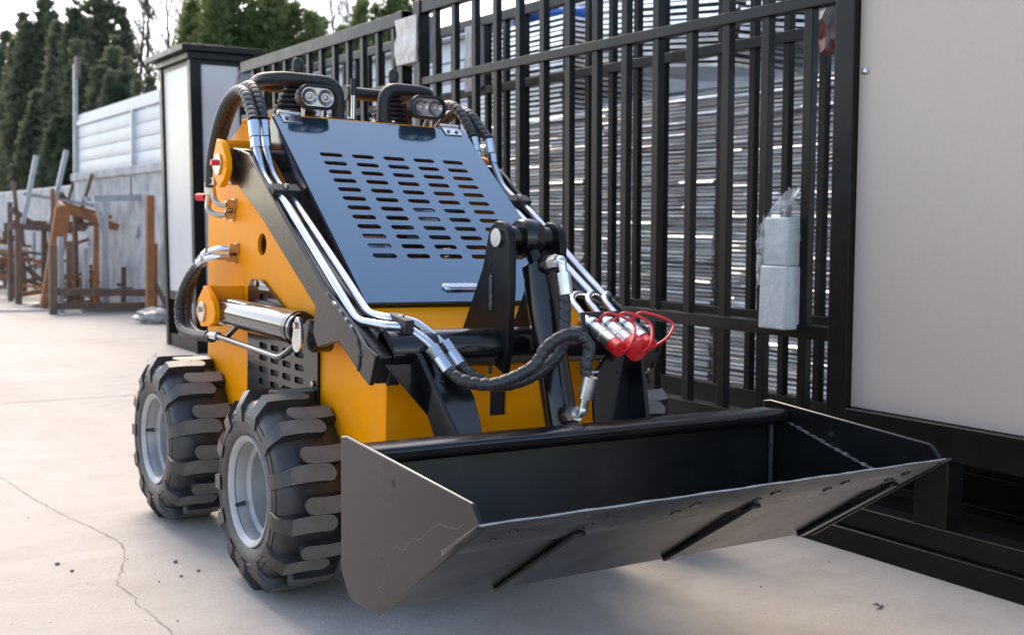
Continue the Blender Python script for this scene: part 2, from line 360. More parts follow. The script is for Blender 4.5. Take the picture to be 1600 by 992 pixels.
MB().tube([(-.03, .015, .004), (-.01, .0, .012), (.012, -.005, .01), (.035, -.02, .005)], [.002, .004, .006, .002], 6).build('stem', 'bark', tw)
MB().tube([(.0, -.005, .01), (.012, .012, .02), (.02, .028, .014)], [.003, .008, .001], 6).build('leaf', 'bark', tw)

# retaining wall and sheet fence on it
wl = MB(); wl.prism([(2.30, 0), (2.30, 1.78), (2.26, 1.79), (2.26, 1.90), (2.62, 1.90), (2.62, 0)], 8.6, 16.1, 'y')
wall = wl.build('retaining_wall', 'conc_wall', bevel=.01); tag(wall, 'stained grey concrete retaining wall under the pale sheet fence', 'wall')
wl2 = MB(); wl2.prism([(2.30, 0), (2.30, 1.72), (2.62, 1.78), (2.62, 0)], 16.1, 27, 'y'); tag(wl2.build('low_retaining_wall', 'conc_wall', bevel=.01), 'lower weathered wall below the dark cypresses at far left', 'wall')
tag(MB().span((-12, 27, 0), (2.62, 27.3, 1.75)).build('end_wall', 'conc_wall'), 'far end wall of the yard at the left edge', 'wall')
sf = empty('sheet_fence', (2.36, 12, 1.9)); tag(sf, 'pale grey corrugated sheet fence standing on the retaining wall', 'fence')
z = 1.905; k = 0
while z < 2.66:
    h = .185; a = 8.7
    o = MB().prism([(2.36, z), (2.354, z+.02), (2.354, z+h-.03), (2.36, z+h-.006), (2.385, z+h-.006), (2.385, z)], 8.7, 15.95, 'y').build('sheet_strip', 'sheet', sf); o.location = (-2.36, -12, -1.9); z += h
for y in (9.6, 12.7):
    o = MB().span((2.30, y-.03, 1.45), (2.34, y+.03, 2.66)).build('fence_post', 'sheet', sf); o.location = (-2.36, -12, -1.9)
o = MB().span((2.325, 8.7, 2.655), (2.41, 15.98, 2.72)).build('top_rail', 'sheet', sf); o.location = (-2.36, -12, -1.9)
pl = empty('tall_pole', (2.33, 16.05, 0)); tag(pl, 'thin galvanised pole with a small box at the end of the sheet fence', 'pole')
MB().span((-.03, -.03, 1.3), (.03, .03, 3.62)).build('post', 'galv', pl)
MB().span((-.09, -.5, 3.35), (-.03, -.33, 3.68)).build('box', 'card', pl); MB().bar((0, 0, 3.55), (-.06, -.4, 3.55), .02).build('arm', 'galv', pl)

# ------------------------------------------------------------------ trees
def cypress_mesh(seed, n=6500, wide=.13, nsp=9):
    from mathutils import noise as nz
    rr = random.Random(seed); spires = [(0, 0, 0, 1.0, .62)]
    for k in range(nsp): a = k*6.28/nsp+rr.uniform(-.4, .4); d = rr.uniform(.35, .8)*wide; spires.append((d*math.cos(a), d*math.sin(a), rr.uniform(0, .25), rr.uniform(.45, .92), rr.uniform(.3, .5)))
    vs = []; fs = []
    while len(fs) < n*6:
        sx, sy, z0, sh, sw = rr.choice(spires)
        t = rr.random()**.85; z = z0+t*(sh-z0)
        prof = min(1, (t+.05)*3)*(1-t)**.7+.06*(1-t)
        a = rr.uniform(0, 6.28); r = wide*sw*prof*math.sqrt(rr.uniform(.1, 1))
        lean = 1-t*.45; c = Vector((sx*lean+r*math.cos(a), sy*lean+r*math.sin(a), z))
        if nz.noise(Vector((c.x*34, c.y*34, c.z*15+seed))) < -.28: continue
        out = Vector((math.cos(a), math.sin(a), 0)); L = rr.uniform(.013, .036)
        for q in range(6):
            d = (Vector((0, 0, 1))*rr.uniform(.5, 1.2)+out*rr.uniform(.0, .9)+Vector((rr.gauss(0, .35), rr.gauss(0, .35), rr.gauss(0, .2)))).normalized()*L
            s = d.cross(Vector((rr.gauss(0, 1), rr.gauss(0, 1), rr.gauss(0, 1)))).normalized()*L*.085
            b = len(vs); vs += [c-s, c+s, c+d*.6+s*1.2, c+d, c+d*.6-s*1.2]; fs.append((b, b+1, b+2, b+3, b+4))
    return MB().add(vs, fs)
def conifer(name, x, y, z, H, src, m, lab, grp, rz, cat='tree', sxy=1):
    t = empty(name, (x, y, z), (0, 0, rz)); tag(t, lab, cat, grp)
    c = bpy.data.objects.new('crown', src); col.objects.link(c); c.parent = t; c.scale = (H*sxy, H*sxy, H)
    MB().tube([(0, 0, 0), (.03, .02, H*.4), (0, 0, H*.85)], [.05*H/4, .04*H/4, .01], 8).build('trunk', 'bark', t)
def as_data(mb, m): o = mb.build('crown_source', m, smooth=0); d = o.data; d.name = 'crown'; bpy.data.objects.remove(o); return d
cy = [as_data(cypress_mesh(q, 9500, .125+.012*q, 8+q), 'leaf') for q in (0, 1, 2)]
cy2 = [as_data(cypress_mesh(q+5, 9500, .21, 11), 'leaf2') for q in (0, 1)]
spots = [(4.2, 18.57, 3.98, 'lowest, beside the pillar over the sheet fence'), (3.9, 18.24, 3.69, 'second left of the pillar, short'), (4.0, 19.45, 4.27, 'third left of the pillar'), (4.0, 20.34, 4.75, 'right of the thin pole, medium tall'), (4.6, 23.26, 6.5, 'tall one right of the thin pole, cut by the picture top'),
         (4.3, 23.3, 6.4, 'tall one above the thin pole, cut by the picture top'), (5.0, 27.4, 6.5, 'far one just left of the pole top'), (3.6, 21.8, 4.8, 'shorter one left of the thin pole'), (3.8, 24.4, 5.6, 'second shorter one left of the pole'), (4.4, 28.9, 7.2, 'tall one cut by the top, left quarter'),
         (4.0, 29.4, 6.5, 'pointed one near the left picture edge'), (4.4, 34.4, 6.8, 'farthest at the left picture edge')]
for i, (x, y, zt, lab) in enumerate(spots):
    H = zt-.9; conifer('cypress_tree', x, y, .9, H, cy[i % 3], 'leaf', 'dark cypress: '+lab, 'cypresses behind the retaining wall', rnd.uniform(0, 6), sxy=rnd.uniform(1.35, 1.65)*min(1, 5/H+.1))
spots = [(3.53, 13, 4.7, 'left one, right behind the pillar'), (3.9, 13, 4.8, 'second right of the pillar, dark'), (4.2, 12.5, 4.5, 'third right of the pillar, bright tips'), (4.5, 12.5, 4.25, 'fourth right of the pillar'), (5.12, 13, 4.2, 'lower one in the sky gap'), (5.5, 13, 4.1, 'small one beside the sky gap'), (5.7, 12, 4.7, 'dark one over the gate rail'), (6.1, 12, 4.8, 'rightmost, over the wrapped lock')]
for i, (x, y, zt, lab) in enumerate(spots):
    H = zt-.4; conifer('bushy_conifer', x, y, .4, H, cy2[i % 2], 'leaf2', 'bushy green conifer beyond the gate, '+lab, 'conifers beyond the gate', rnd.uniform(0, 6), sxy=rnd.uniform(1.3, 1.6))
def bare_tree(x, y, H, lab, seed):
    rr = random.Random(seed); t = empty('bare_tree', (x, y, .5)); tag(t, lab, 'tree', 'bare trees against the white sky')
    tr = MB(); tr.tube([(0, 0, 0), (rr.uniform(-.1, .1), 0, H*.45), (rr.uniform(-.25, .25), rr.uniform(-.2, .2), H)], [.06, .045, .012], 7); tr.build('trunk', 'bark', t)
    cr = MB()
    def br(p, d, L, r, lev):
        q = p+d*L*.5+Vector((rr.gauss(0, .05), rr.gauss(0, .05), .03))*L; e = p+d*L
        cr.tube([p, q, e], [r, r*.75, r*.4], 5, False)
        if lev:
            for k in range(4):
                u = rr.uniform(.3, 1); pp = p.lerp(e, u); dd = (d+Vector((rr.gauss(0, .5), rr.gauss(0, .5), rr.uniform(0, .5)))).normalized(); br(pp, dd, L*rr.uniform(.4, .65), r*.5, lev-1)
    for k in range(26):
        zz = H*rr.uniform(.3, .95); a = rr.uniform(0, 6.28); br(Vector((0, 0, zz)), Vector((math.cos(a)*.5, math.sin(a)*.5, .8)).normalized(), H*.28*(1.25-zz/H), .017, 2)
    cr.build('crown', 'bark', t, smooth=0)
for i, (x, lab) in enumerate(((3.85, 'second leafless tree left of the pillar'), (4.1, 'leafless tree just left of the pillar cap'), (4.36, 'leafless tree behind the pillar cap corner'), (4.65, 'leafless tree above the pillar'), (4.95, 'leafless tree between pillar and conifers'), (6.9, 'leafless tree behind the green conifers'), (7.6, 'leafless tree in the sky gap over the gate'), (8.1, 'leafless tree right of the sky gap'))): bare_tree(-1.81+26.8*(x+1.81)/20.8, 24+rnd.uniform(-.4, .4), rnd.uniform(6.6, 8), lab, 40+i)

# ------------------------------------------------------------------ scrap steel in front of the wall
def frame_thing(name, loc, bars, m, lab, cat='scrap frame', grp='scrap steel frames by the wall', rz=0):
    t = empty(name, loc, (0, 0, rz)); tag(t, lab, cat, grp)
    for b in bars:
        p, q, wd = b[:3]; mm = b[3] if len(b) > 3 else m
        MB().bar(p, q, wd, wd*(b[4] if len(b) > 4 else 1)).build('bar', mm, t, smooth=0)
    return t
frame_thing('leaning_scrap_rack', (1.72, 13.0, 0), [((-.42, 0, 0), (-.22, 0, 1.33), .19, 'rust', .6), ((-.22, 0, 1.33), (.5, .1, 1.08), .13, 'rust', .7), ((-.2, .35, 1.40), (.5, .4, 1.22), .05), ((-.42, 0, .06), (.35, .1, .06), .07),
    ((.25, .3, 0), (.28, .3, 1.15), .05, 'rustdark'), ((.02, .3, 0), (.0, .3, 1.2), .05, 'rustdark'), ((-.2, .2, .42), (.4, .3, .30), .05), ((-.22, 0, 1.33), (-.2, .35, 1.40), .05)], 'rust', 'large orange rusty leaning steel frame before the wall')
frame_thing('pale_stand', (1.84, 12.2, 0), [((0, 0, 0), (0, 0, 1.42), .07), ((.62, .1, 0), (.55, .1, 1.45), .06), ((-.15, 0, 1.44), (.75, .1, 1.50), .10, 'galv', .8), ((-.15, .4, 1.44), (.75, .5, 1.50), .06), ((-.12, 0, 1.38), (.0, 0, .95), .04), ((.55, .1, 1.42), (.42, .1, .95), .04), ((-.3, 0, .03), (.8, .05, .03), .10), ((-.13, -.05, .05), (0, 0, .5), .04)], 'galv', 'pale grey galvanised stand left of the pillar')
frame_thing('rusty_post_rack', (2.06, 10.95, 0), [((0, 0, 0), (0, 0, 1.48), .085), ((0, 0, .12), (.5, .1, .06), .08), ((.14, .3, 0), (.14, .3, .9), .06), ((.3, .2, .9), (.36, .2, 1.5), .07), ((.02, 0, .5), (.22, 0, .12), .05, 'rustdark'), ((.3, .4, 0), (.3, .4, .75), .06, 'rustdark'), ((0, .1, .03), (.4, -.1, .03), .08)], 'rust', 'upright orange rusty post frame right beside the pillar')
frame_thing('low_scrap_sledge', (1.5, 11.9, 0), [((-.35, 0, 0), (-.35, 0, .85), .09), ((-.2, .3, 0), (-.2, .3, .95), .07, 'galv'), ((-.3, 0, .28), (1.1, .2, .24), .09), ((-.3, 0, .1), (1.1, .2, .08), .08), ((.1, .3, .2), (.1, .3, .82), .06, 'galv'), ((.22, .25, .1), (.22, .25, 1.1), .06, 'rust'), ((-.12, .2, .1), (-.12, .2, .9), .06, 'rustdark')], 'rustdark', 'low brown sledge-shaped frame with short uprights on the concrete')
frame_thing('scrap_table', (1.45, 13.9, 0), [((-.35, 0, 0), (-.35, 0, 1.05), .08), ((.1, 0, 0), (.1, 0, 1.05), .09), ((.1, .6, 0), (.1, .6, 1.15), .07), ((-.35, .6, 0), (-.35, .6, 1.4), .06), ((-.45, 0, 1.06), (.55, .1, 1.05), .07), ((-.35, .6, 1.06), (.55, .6, 1.0), .06), ((-.35, .3, .6), (.15, .3, .2), .06), ((-.35, 0, .12), (.5, .2, .25), .06, 'rust'), ((.12, .1, .2), (.12, .1, 1.6), .05, 'rust'), ((.45, .3, 0), (.45, .3, 1.3), .05, 'rust')], 'rustdark', 'dark brown table-like frame carrying upturned stools')
frame_thing('upturned_stool', (1.5, 14.1, 1.1), [((-.3, 0, 0), (-.12, 0, .95), .06, 'galv'), ((.05, 0, 0), (.28, 0, 1.05), .06, 'galv'), ((-.3, 0, .42), (.75, .2, .28), .045, 'galv'), ((.2, .1, .45), (.6, .3, -.05), .07), ((.55, .4, .15), (.72, .4, .75), .05), ((-.45, 0, .2), (-.1, .3, -.02), .06), ((-.3, .4, .0), (-.35, .4, .6), .05), ((-.4, .2, .02), (.7, .2, .02), .06), ((.35, .4, .2), (.45, .4, .6), .04)], 'rustdark', 'upturned grey stool frame with legs in the air on top of the pile')
frame_thing('tangled_scrap', (1.35, 16.6, 0), [((-.5, 0, 0), (-.2, .3, 1.1), .06), ((.1, 0, 0), (-.4, .2, 1.2), .06), ((-.6, 0, .75), (.4, .2, .6), .06), ((-.6, .2, .35), (.3, .2, .5), .05, 'rust'), ((-.2, 0, 0), (.2, .3, .9), .06), ((.35, .2, 0), (.3, .2, 1.1), .07), ((-.4, .1, .05), (.4, .3, .12), .07, 'galv'), ((-.7, .3, 0), (-.6, .3, .8), .05, 'rust'), ((-.6, .1, 1.3), (-.2, .1, .8), .06)], 'rustdark', 'tangled dark steel frames at the left edge of the scrap row')
frame_thing('scrap_trestle', (1.5, 18.8, 0), [((-.6, 0, 0), (-.5, .3, 1.0), .07), ((0, 0, 0), (-.1, .2, .9), .07), ((-.8, 0, .8), (.4, .2, .75), .06), ((-.8, .2, .4), (.3, .2, .35), .06, 'rust'), ((.3, 0, 0), (.3, .3, 1.1), .06), ((-.5, 0, .1), (.5, .2, .6), .05)], 'rustdark', 'farthest brown frame stack at the left picture edge')
tag(MB().span((.2, 12.4, 0), (1.35, 12.46, .025)).build('steel_strip', 'galv', smooth=0), 'long flat steel strip lying on the concrete left of the scrap', 'strip')
def pile(name, loc, n, w_, h_, lab, seed):
    rr = random.Random(seed); bars_ = []
    for k in range(n):
        a = Vector((rr.uniform(-w_, w_), rr.uniform(-.3, .5), rr.uniform(.03, h_*.7))); th = rr.choice((0, .1, .3, 1.2, 1.5, 1.57)); az = rr.uniform(-.6, .6)+rr.choice((0, math.pi))
        L_ = rr.uniform(.4, 1.0); b = a+Vector((math.cos(th)*math.cos(az), math.cos(th)*math.sin(az), math.sin(th)))*L_
        if th > 1: a.z = .01; b.z = rr.uniform(.5, h_)
        bars_.append((tuple(a), tuple(b), rr.uniform(.035, .065), rr.choice(('rust', 'rustdark', 'rustdark', 'galv'))))
    frame_thing(name, loc, bars_, 'rustdark', lab)
pile('bar_heap', (1.55, 15.2, 0), 22, .5, 1.1, 'heap of rusty steel bars behind the table-like frame', 3)
pile('low_bar_heap', (1.95, 12.8, 0), 12, .4, .6, 'low heap of offcut bars against the wall foot', 4)
pile('far_bar_heap', (1.4, 17.6, 0), 22, .7, 1.1, 'heap of dark bars at the left picture edge', 5)
def crumple(name, loc, size, m, lab, cat, seed, sub=3, amp=.35):
    bm = bmesh.new(); bmesh.ops.create_icosphere(bm, subdivisions=sub, radius=.5); rr = random.Random(seed)
    from mathutils import noise as nz
    for v in bm.verts:
        n = nz.noise(v.co*5+Vector((seed, 0, 0)))*amp+nz.noise(v.co*11+Vector((0, seed, 0)))*amp*.6; v.co *= 1+n
        v.co = Vector((v.co.x*size[0], v.co.y*size[1], max(v.co.z, -.42)*size[2]))
    me = bpy.data.meshes.new(name); bm.to_mesh(me); bm.free(); me.materials.append(M[m]); o = bpy.data.objects.new(name, me); col.objects.link(o); o.location = loc
    return tag(o, lab, cat) if lab else o
crumple('plastic_sheet', (1.98, 10.3, .07), (.5, .4, .2), 'plastic', 'crumpled white plastic sheet lying on the ground by the pillar', 'plastic', 3)
crumple('plastic_scrap', (1.35, 13.2, .03), (.5, .2, .08), 'plastic', 'small flat white plastic scrap beside the brown frame legs', 'plastic', 8)

# ------------------------------------------------------------------ pillar at the far end of the gate
p = empty('gate_pillar', (1.36, 6.99, 0), (0, R(-1.8), 0)); tag(p, 'tall square gate pillar with pale panels, black trim and flat cap', 'pillar')
W, D, H = .54, .92, 2.62
for (x, y) in ((.05, .04), (W-.05, .04), (.05, D-.04), (W-.05, D-.04)): MB().span((x-.05, y-.04, 0), (x+.05, y+.04, H)).build('corner_post', 'gate', p, bevel=.004)
MB().span((.02, .1, .52), (.05, D-.1, H-.1)).build('panel', 'pillarw', p); MB().span((.1, .02, .52), (W-.1, .05, H-.1)).build('panel', 'pillarw', p)
for z0, z1 in ((.0, .12), (.44, .52), (H-.1, H)):
    MB().span((.012, .08, z0), (.05, D-.08, z1)).build('rail', 'gate', p); MB().span((.08, .012, z0), (W-.08, .05, z1)).build('rail', 'gate', p)
MB().span((-.09, -.09, H+.001), (W+.09, D+.09, H+.055)).build('cap', 'gate', p, bevel=.006); MB().span((-.03, -.03, H-.06), (W+.03, D+.03, H)).build('cap_moulding', 'gate', p, bevel=.006)
MB().span((.2, -.01, 1.55), (.28, .02, 1.85)).build('lock_box', 'gate', p, bevel=.004)
crumple('wrapped_bag', (1.60, 6.5, 2.28), (.16, .14, .36), 'bag', 'crumpled printed plastic bag tied at the pillar end of the gate', 'bag', 5)

# ------------------------------------------------------------------ the gates
LEAN = R(-1.7)
def gate(name, x, y0, y1, lab, rails, bars, z0, z1, wd, xr=0, thick=.035):
    t = empty(name, (x, y0, 0), (0, LEAN, 0)); tag(t, lab, 'gate')
    for (zz, h, d) in rails: MB().span((-.012, 0, zz-h/2), (d, y1-y0, zz+h/2)).build('rail', 'gate', t, bevel=.003)
    b = MB().span((0, -wd/2, 0), (thick, wd/2, 1)).build('bar', 'gate', t, bevel=.003); first = True
    for y in bars:
        o = b if first else b.copy()
        if not first: col.objects.link(o); o.parent = t
        first = False; o.location = (0, y-y0, z0); o.scale = (1, 1, z1-z0)
    return t
ys = []; y = 2.32
bars = [.17+.2165*i for i in range(15)]
A = gate('barred_gate', 1.5, -.02, 3.2, 'near black barred gate leaf joined to the pale panel at right', [(.775, .052, .042), (2.0, .045, .042), (2.43, .075, .05), (.38, .09, .05)], bars, .42, 2.40, .042)
MB().span((-.02, 3.14, 0), (.05, 3.22, 2.47)).build('end_post', 'gate', A, bevel=.004)
bars2 = [3.5+.217*i for i in range(12)]
B = gate('far_barred_gate', 1.5, 3.34, 6.12, 'far black steel gate leaf with vertical bars running to the pillar', [(2.40, .08, .05), (2.0, .045, .042), (.775, .05, .042), (.38, .09, .05)], bars2, .42, 2.37, .042)
MB().span((-.02, 0, 0), (.05, .07, 2.44)).build('end_post', 'gate', B, bevel=.004)
bars3 = [.52+.205*i for i in range(26)]
Cg = gate('rear_barred_gate', 1.98, -.4, 6.6, 'second black barred gate standing behind the near gate', [(2.0, .05, .04), (2.42, .06, .04), (.775, .05, .04), (.38, .10, .05)], bars3, .42, 2.40, .038)
# solid right-hand part of the near gate
MB().span((-.03, -.07, 0), (.06, .018, 2.7)).build('post', 'gate', A, bevel=.004, loc=(0, .02, 0))
pn = MB().span((0, -2.6, .52), (.03, -.071, 2.7)).build('panel', 'panel', A, loc=(0, .02, 0), bevel=.003)
MB().lathe([(0, 0), (0, .012), (-.006, .012), (-.009, .006), (-.009, 0)], (-.001, -.10, 1.72), (1, 0, 0), 14).build('screw', 'zinc', A, loc=(0, .02, 0))
MB().span((-.03, -2.6, .40), (.06, -.072, .519)).build('lower_rail', 'gate', A, bevel=.004, loc=(0, .02, 0))
MB().span((-.055, -2.6, .0), (.06, .9, .085)).build('base_beam', 'gate', A, bevel=.005, loc=(0, .02, 0))
MB().span((-.03, -2.6, .0855), (.06, .9, .165)).build('base_beam', 'gate', A, bevel=.005, loc=(0, .02, 0))
for y in (-.44, -1.4, .55): MB().span((-.028, y-.065, .1655), (.058, y+.065, .3995 if y < 0 else .335)).build('short_post', 'gate', A, bevel=.003, loc=(0, .02, 0))
MB().span((.35, -2.6, .0), (.44, .9, .13)).build('rear_beam', 'gate', A, loc=(0, .02, 0)); MB().span((.35, -2.6, .30), (.44, -.1, .40)).build('rear_beam', 'gate', A, loc=(0, .02, 0))
for y in (-.75, -1.8): MB().span((.36, y-.06, .13), (.43, y+.06, .30)).build('short_post', 'gate', A, loc=(0, .02, 0))
def wrapped(name, loc, d, lab):
    bm = bmesh.new(); bmesh.ops.create_cube(bm, size=1); bmesh.ops.subdivide_edges(bm, edges=bm.edges, cuts=7, use_grid_fill=True)
    for v in bm.verts:
        k = 1+.05*math.sin(v.co.z*40)+rnd.gauss(0, .02); v.co = Vector((v.co.x*d[0]*k, v.co.y*d[1]*k, v.co.z*d[2]))
    me = bpy.data.meshes.new(name); bm.to_mesh(me); bm.free(); me.materials.append(M['plastic']); o = bpy.data.objects.new(name, me); col.objects.link(o); o.location = loc; return tag(o, lab, 'wrapped lock', 'white wrapped gate locks')
wrapped('wrapped_lock', (1.46, 3.27, 2.25), (.12, .26, .27), 'white film wrapped lock where the two near gate leaves meet')
wrapped('wrapped_lock', (1.93, 3.3, 2.2), (.10, .16, .40), 'white film wrapped lock on the rear gate seen between bars')
hb = empty('hanging_parcel', (1.46, .25, .78)); hb.scale = (.95, .88, 1); tag(hb, 'grey film wrapped lock parcel strapped to a gate bar right of the loader', 'parcel')
MB().span((-.07, -.075, .0), (.06, .075, .24)).build('foam_block', 'foil', hb, bevel=.006)
MB().span((-.062, -.068, .2405), (.055, .068, .425)).build('upper_block', 'greenblock', hb, bevel=.008)
bm = bmesh.new(); bmesh.ops.create_icosphere(bm, subdivisions=4, radius=.5)
from mathutils import noise as nz_
for v in bm.verts:
    z_ = v.co.z; n_ = 1+.22*nz_.noise(Vector((v.co.x*9, v.co.y*9, z_*3)))+.12*nz_.noise(v.co*23); k_ = 1 if z_ < .12 else max(.18, 1-1.75*(z_-.12))
    rr_ = math.hypot(v.co.x, v.co.y) or 1; e_ = .5/max(abs(v.co.x), abs(v.co.y), 1e-4); q_ = min(e_*rr_/.5, 1.35)
    v.co = Vector((v.co.x*.145*n_*k_*q_, v.co.y*.150*n_*k_*q_+.006, z_*.34+.36))
me = bpy.data.meshes.new('film_wrap'); bm.to_mesh(me); bm.free(); me.materials.append(M['film']); fo_ = bpy.data.objects.new('film_wrap', me); col.objects.link(fo_); fo_.parent = hb
for k in range(9):
    a_ = rnd.uniform(0, 6.28); MB().add([(.0, .0, .47), (.012*math.cos(a_), .02*math.sin(a_), .475), (.05*math.cos(a_), .05*math.sin(a_), .52+rnd.uniform(0, .04)), (.035*math.cos(a_+.4), .04*math.sin(a_+.4), .53)], [(0, 1, 2, 3)]).build('film_tail', 'plastic', hb, smooth=0)
c_ = crumple('film_flap', (-.03, .10, .28), (.06, .05, .28), 'film', None, None, 22, 3, .5); c_.parent = hb

# ------------------------------------------------------------------ stock behind the gates
def sheet_stack(x, y0, y1, z1, lab, seed, m='sheetstack', pitch=.021, tilt=0):
    rr = random.Random(seed); t = empty('sheet_stack', (x, (y0+y1)/2, 0), (tilt, 0, 0)); tag(t, lab, 'stack', 'film wrapped sheet stacks behind the gates')
    mb = MB(); z = .14; h2 = (y1-y0)/2
    while z < z1:
        h = pitch*rr.uniform(.45, .75); j = rr.uniform(-.02, .03); mb.box((.46+j, rr.uniform(-.01, .01), z+h/2), (.9, 2*h2-.06, h), Matrix.Rotation(rr.gauss(0, .002), 3, 'X'))
        y_ = -h2+.03
        while y_ < h2-.05:
            w_ = min(rr.uniform(.12, .5), h2-.03-y_); mb.box((j+.004, y_+w_/2, z+h/2), (.012, w_, h*rr.uniform(.8, 1.3)), Matrix.Rotation(rr.uniform(-.4, .85), 3, 'Y') @ Matrix.Rotation(rr.gauss(0, .006), 3, 'X')); y_ += w_
        z += pitch*rr.uniform(.9, 1.3)
    o = mb.build('sheet_layers', m, t, smooth=0); o['kind'] = 'stuff'
    for k in (-.8, 0, .8): MB().span((0.02, k*h2-.05, 0), (.88, k*h2+.05, .135)).build('pallet_foot', 'card', t)
    # film shell, wrinkled
    bm = bmesh.new(); bmesh.ops.create_grid(bm, x_segments=26, y_segments=40, size=.5)
    from mathutils import noise as nz
    for v in bm.verts:
        y, zz = v.co.x*(y1-y0), (v.co.y+.5)*(z1-.1)+.12; v.co = Vector((-.03+.02*nz.noise(Vector((y*4, zz*9, seed))), y, zz))
    me = bpy.data.meshes.new('film'); bm.to_mesh(me); bm.free(); me.materials.append(M['film']); me.shade_smooth(); f = bpy.data.objects.new('film', me); col.objects.link(f); f.parent = t
for i, (x, a, b, z1, lab) in enumerate(((2.62, -.55, .62, 1.98, 'film wrapped sheet stack behind the gate beside the pale panel'), (2.58, .68, 1.78, 1.96, 'film wrapped sheet stack behind the hanging grey parcel'), (2.62, 1.84, 2.95, 1.94, 'film wrapped sheet stack behind the red coupler caps'),
        (2.6, 3.02, 4.2, 1.90, 'film wrapped sheet stack behind the right hydraulic pipes'), (2.65, 4.3, 5.6, 1.8, 'farthest film wrapped sheet stack behind the loader handles'))): sheet_stack(x, a, b, z1, lab, i+1)
for i, (x, y, z, d, rot, lab) in enumerate(((3.0, .9, 2.28, (.9, 1.5, .4), .16, 'slanting bundle of grey sheets on top of the stacks by the panel'), (3.0, 2.35, 2.32, (.9, 1.3, .42), .1, 'slanting grey sheet bundle on the middle stacks'))):
    t = empty('sheet_bundle', (x, y, z-.3)); tag(t, lab, 'sheet bundle', 'sheet bundles on top of the stacks'); mb = MB()
    for k in range(13): mb.box((rnd.uniform(-.02, .02), rnd.uniform(-.02, .02), .1+k*.034), (d[0], d[1], .018), Matrix.Rotation(rot, 3, 'X'))
    o = mb.build('layers', 'sheetstack', t, smooth=0); o['kind'] = 'stuff'
tb_ = empty('flat_sheet_bundle', (3.1, 4.0, 1.9)); tag(tb_, 'flat grey sheet bundle carrying the blue tarpaulin', 'sheet bundle', 'sheet bundles on top of the stacks'); mb = MB()
for k in range(20): mb.box((rnd.uniform(-.02, .02), rnd.uniform(-.02, .02), .02+k*.034), (.9, 1.2, .018))
mb.build('layers', 'sheetstack', tb_, smooth=0)['kind'] = 'stuff'
crumple('tarpaulin_roll', (3.05, 4.0, 2.66), (.8, .95, .16), 'bluetarp', 'blue tarpaulin roll on the stacks behind the gate top', 'tarpaulin', 11, 4, .12)
crumple('printed_bag', (1.72, .27, 1.98), (.16, .17, .30), 'bag', 'crumpled red white and black bag caught on the gate near the panel', 'bag', 14, 3, .4)
bp0 = empty('gap_blocks', (2.06, -1.25, 0)); tag(bp0, 'added dark beams seen under the pale gate panel', 'blocks')  # added stack, only there to darken the gap below the panel
for k in range(4):
    for j_ in range(1): MB().span((.0+j_*.3, -1.85+.03*rnd.random(), .002+k*.122), (.27+j_*.3, 1.75+.05*rnd.random(), .118+k*.122)).build('beam_shape', 'gate', bp0, bevel=.004)
sh = empty('sided_shed', (3.9, 6, 0)); tag(sh, 'pale grey shed with horizontal siding behind the gates', 'shed')
z = .2
while z < 3.0:
    MB().prism([(-.02, 0), (0, .19), (.08, .19), (.08, 0)], -5.5, 5.5, 'y').build('siding_board', 'sheet', sh, smooth=0, loc=(0, 0, z)); z += .2
MB().span((.08, -5.45, 0), (2.2, 5.45, 3.0)).build('shed_body', 'sheet', sh); MB().prism([(-.12, 3.0), (-.12, 3.05), (2.3, 3.5), (2.3, 3.0)], -5.6, 5.6, 'y').build('roof', 'sheet', sh)

# ------------------------------------------------------------------ THE LOADER
L = empty('mini_loader', (0, .6, 0)); tag(L, 'yellow and black stand-on wheeled mini loader with a wide front bucket', 'loader')
OFF = (0, -.6, .02)
def part(mb, name, m, bevel=0, parent=None, smooth=35, seg=2, weld=False):
    o = mb.build(name, m, parent or L, smooth=smooth, bevel=bevel, seg=seg, weld=weld)
    if parent is None: o.location = OFF
    return o
def both(mb, name, m, **k):
    a = part(mb, name, m, **k)
    pr = k.pop('parent', None)
    if isinstance(pr, tuple): pr = pr[1]
    b = part(mb.mirror(), name, m, parent=pr, **k) if pr else part(mb.mirror(), name, m, **k); return a, b

# body
side = [(1.516, .26), (1.516, 1.25), (1.275, 1.418), (1.156, 1.468), (.868, 1.462), (.138, .874), (0.004, .766), (0.004, .26)]
us = [-.1, .89, 1.01, 1.6]; vs = [.2, .99, 1.09, 1.6]
sp = slot_plate(side, us, vs, {(1, 1): (.084, .076, 'slot')}, .012, lambda u, v, t: (-.374+t, u, v))
both(sp, 'side_panel', 'yellow', smooth=30, weld=True)
fp = slot_plate([(-.3735, .26), (.3735, .26), (.3735, .77), (-.3735, .77)], [-.5, -.045, .043, .5], [.2, .54, .655, .8], {(1, 1): (.06, .078, 'rect')}, .012, lambda u, v, t: (u, -.001+t, v))
part(fp, 'front_panel', 'yellow', smooth=30, weld=True)
part(MB().prism([(.138, .873), (.004, .765), (.004, .753), (.138, .858)], -.3618, .3618), 'nose_panel', 'yellow')
part(MB().span((-.3618, 1.500, .26), (.3618, 1.515, 1.24)), 'rear_panel', 'yellow')
part(MB().prism([(1.515, 1.24), (1.275, 1.405), (1.156, 1.455), (1.14, 1.44), (1.5, 1.2)], -.3618, .3618), 'rear_slope', 'yellow')
deck = part(MB().span((-.372, .872, 1.470), (.372, 1.17, 1.4815)), 'top_deck', 'yellow', bevel=.002)
part(MB().span((-.33, .06, .16), (.33, 1.46, .30)), 'chassis', 'black', bevel=.005)
part(MB().span((-.355, .0135, .3), (.355, .03, .75)), 'inner_bulkhead', 'dark')
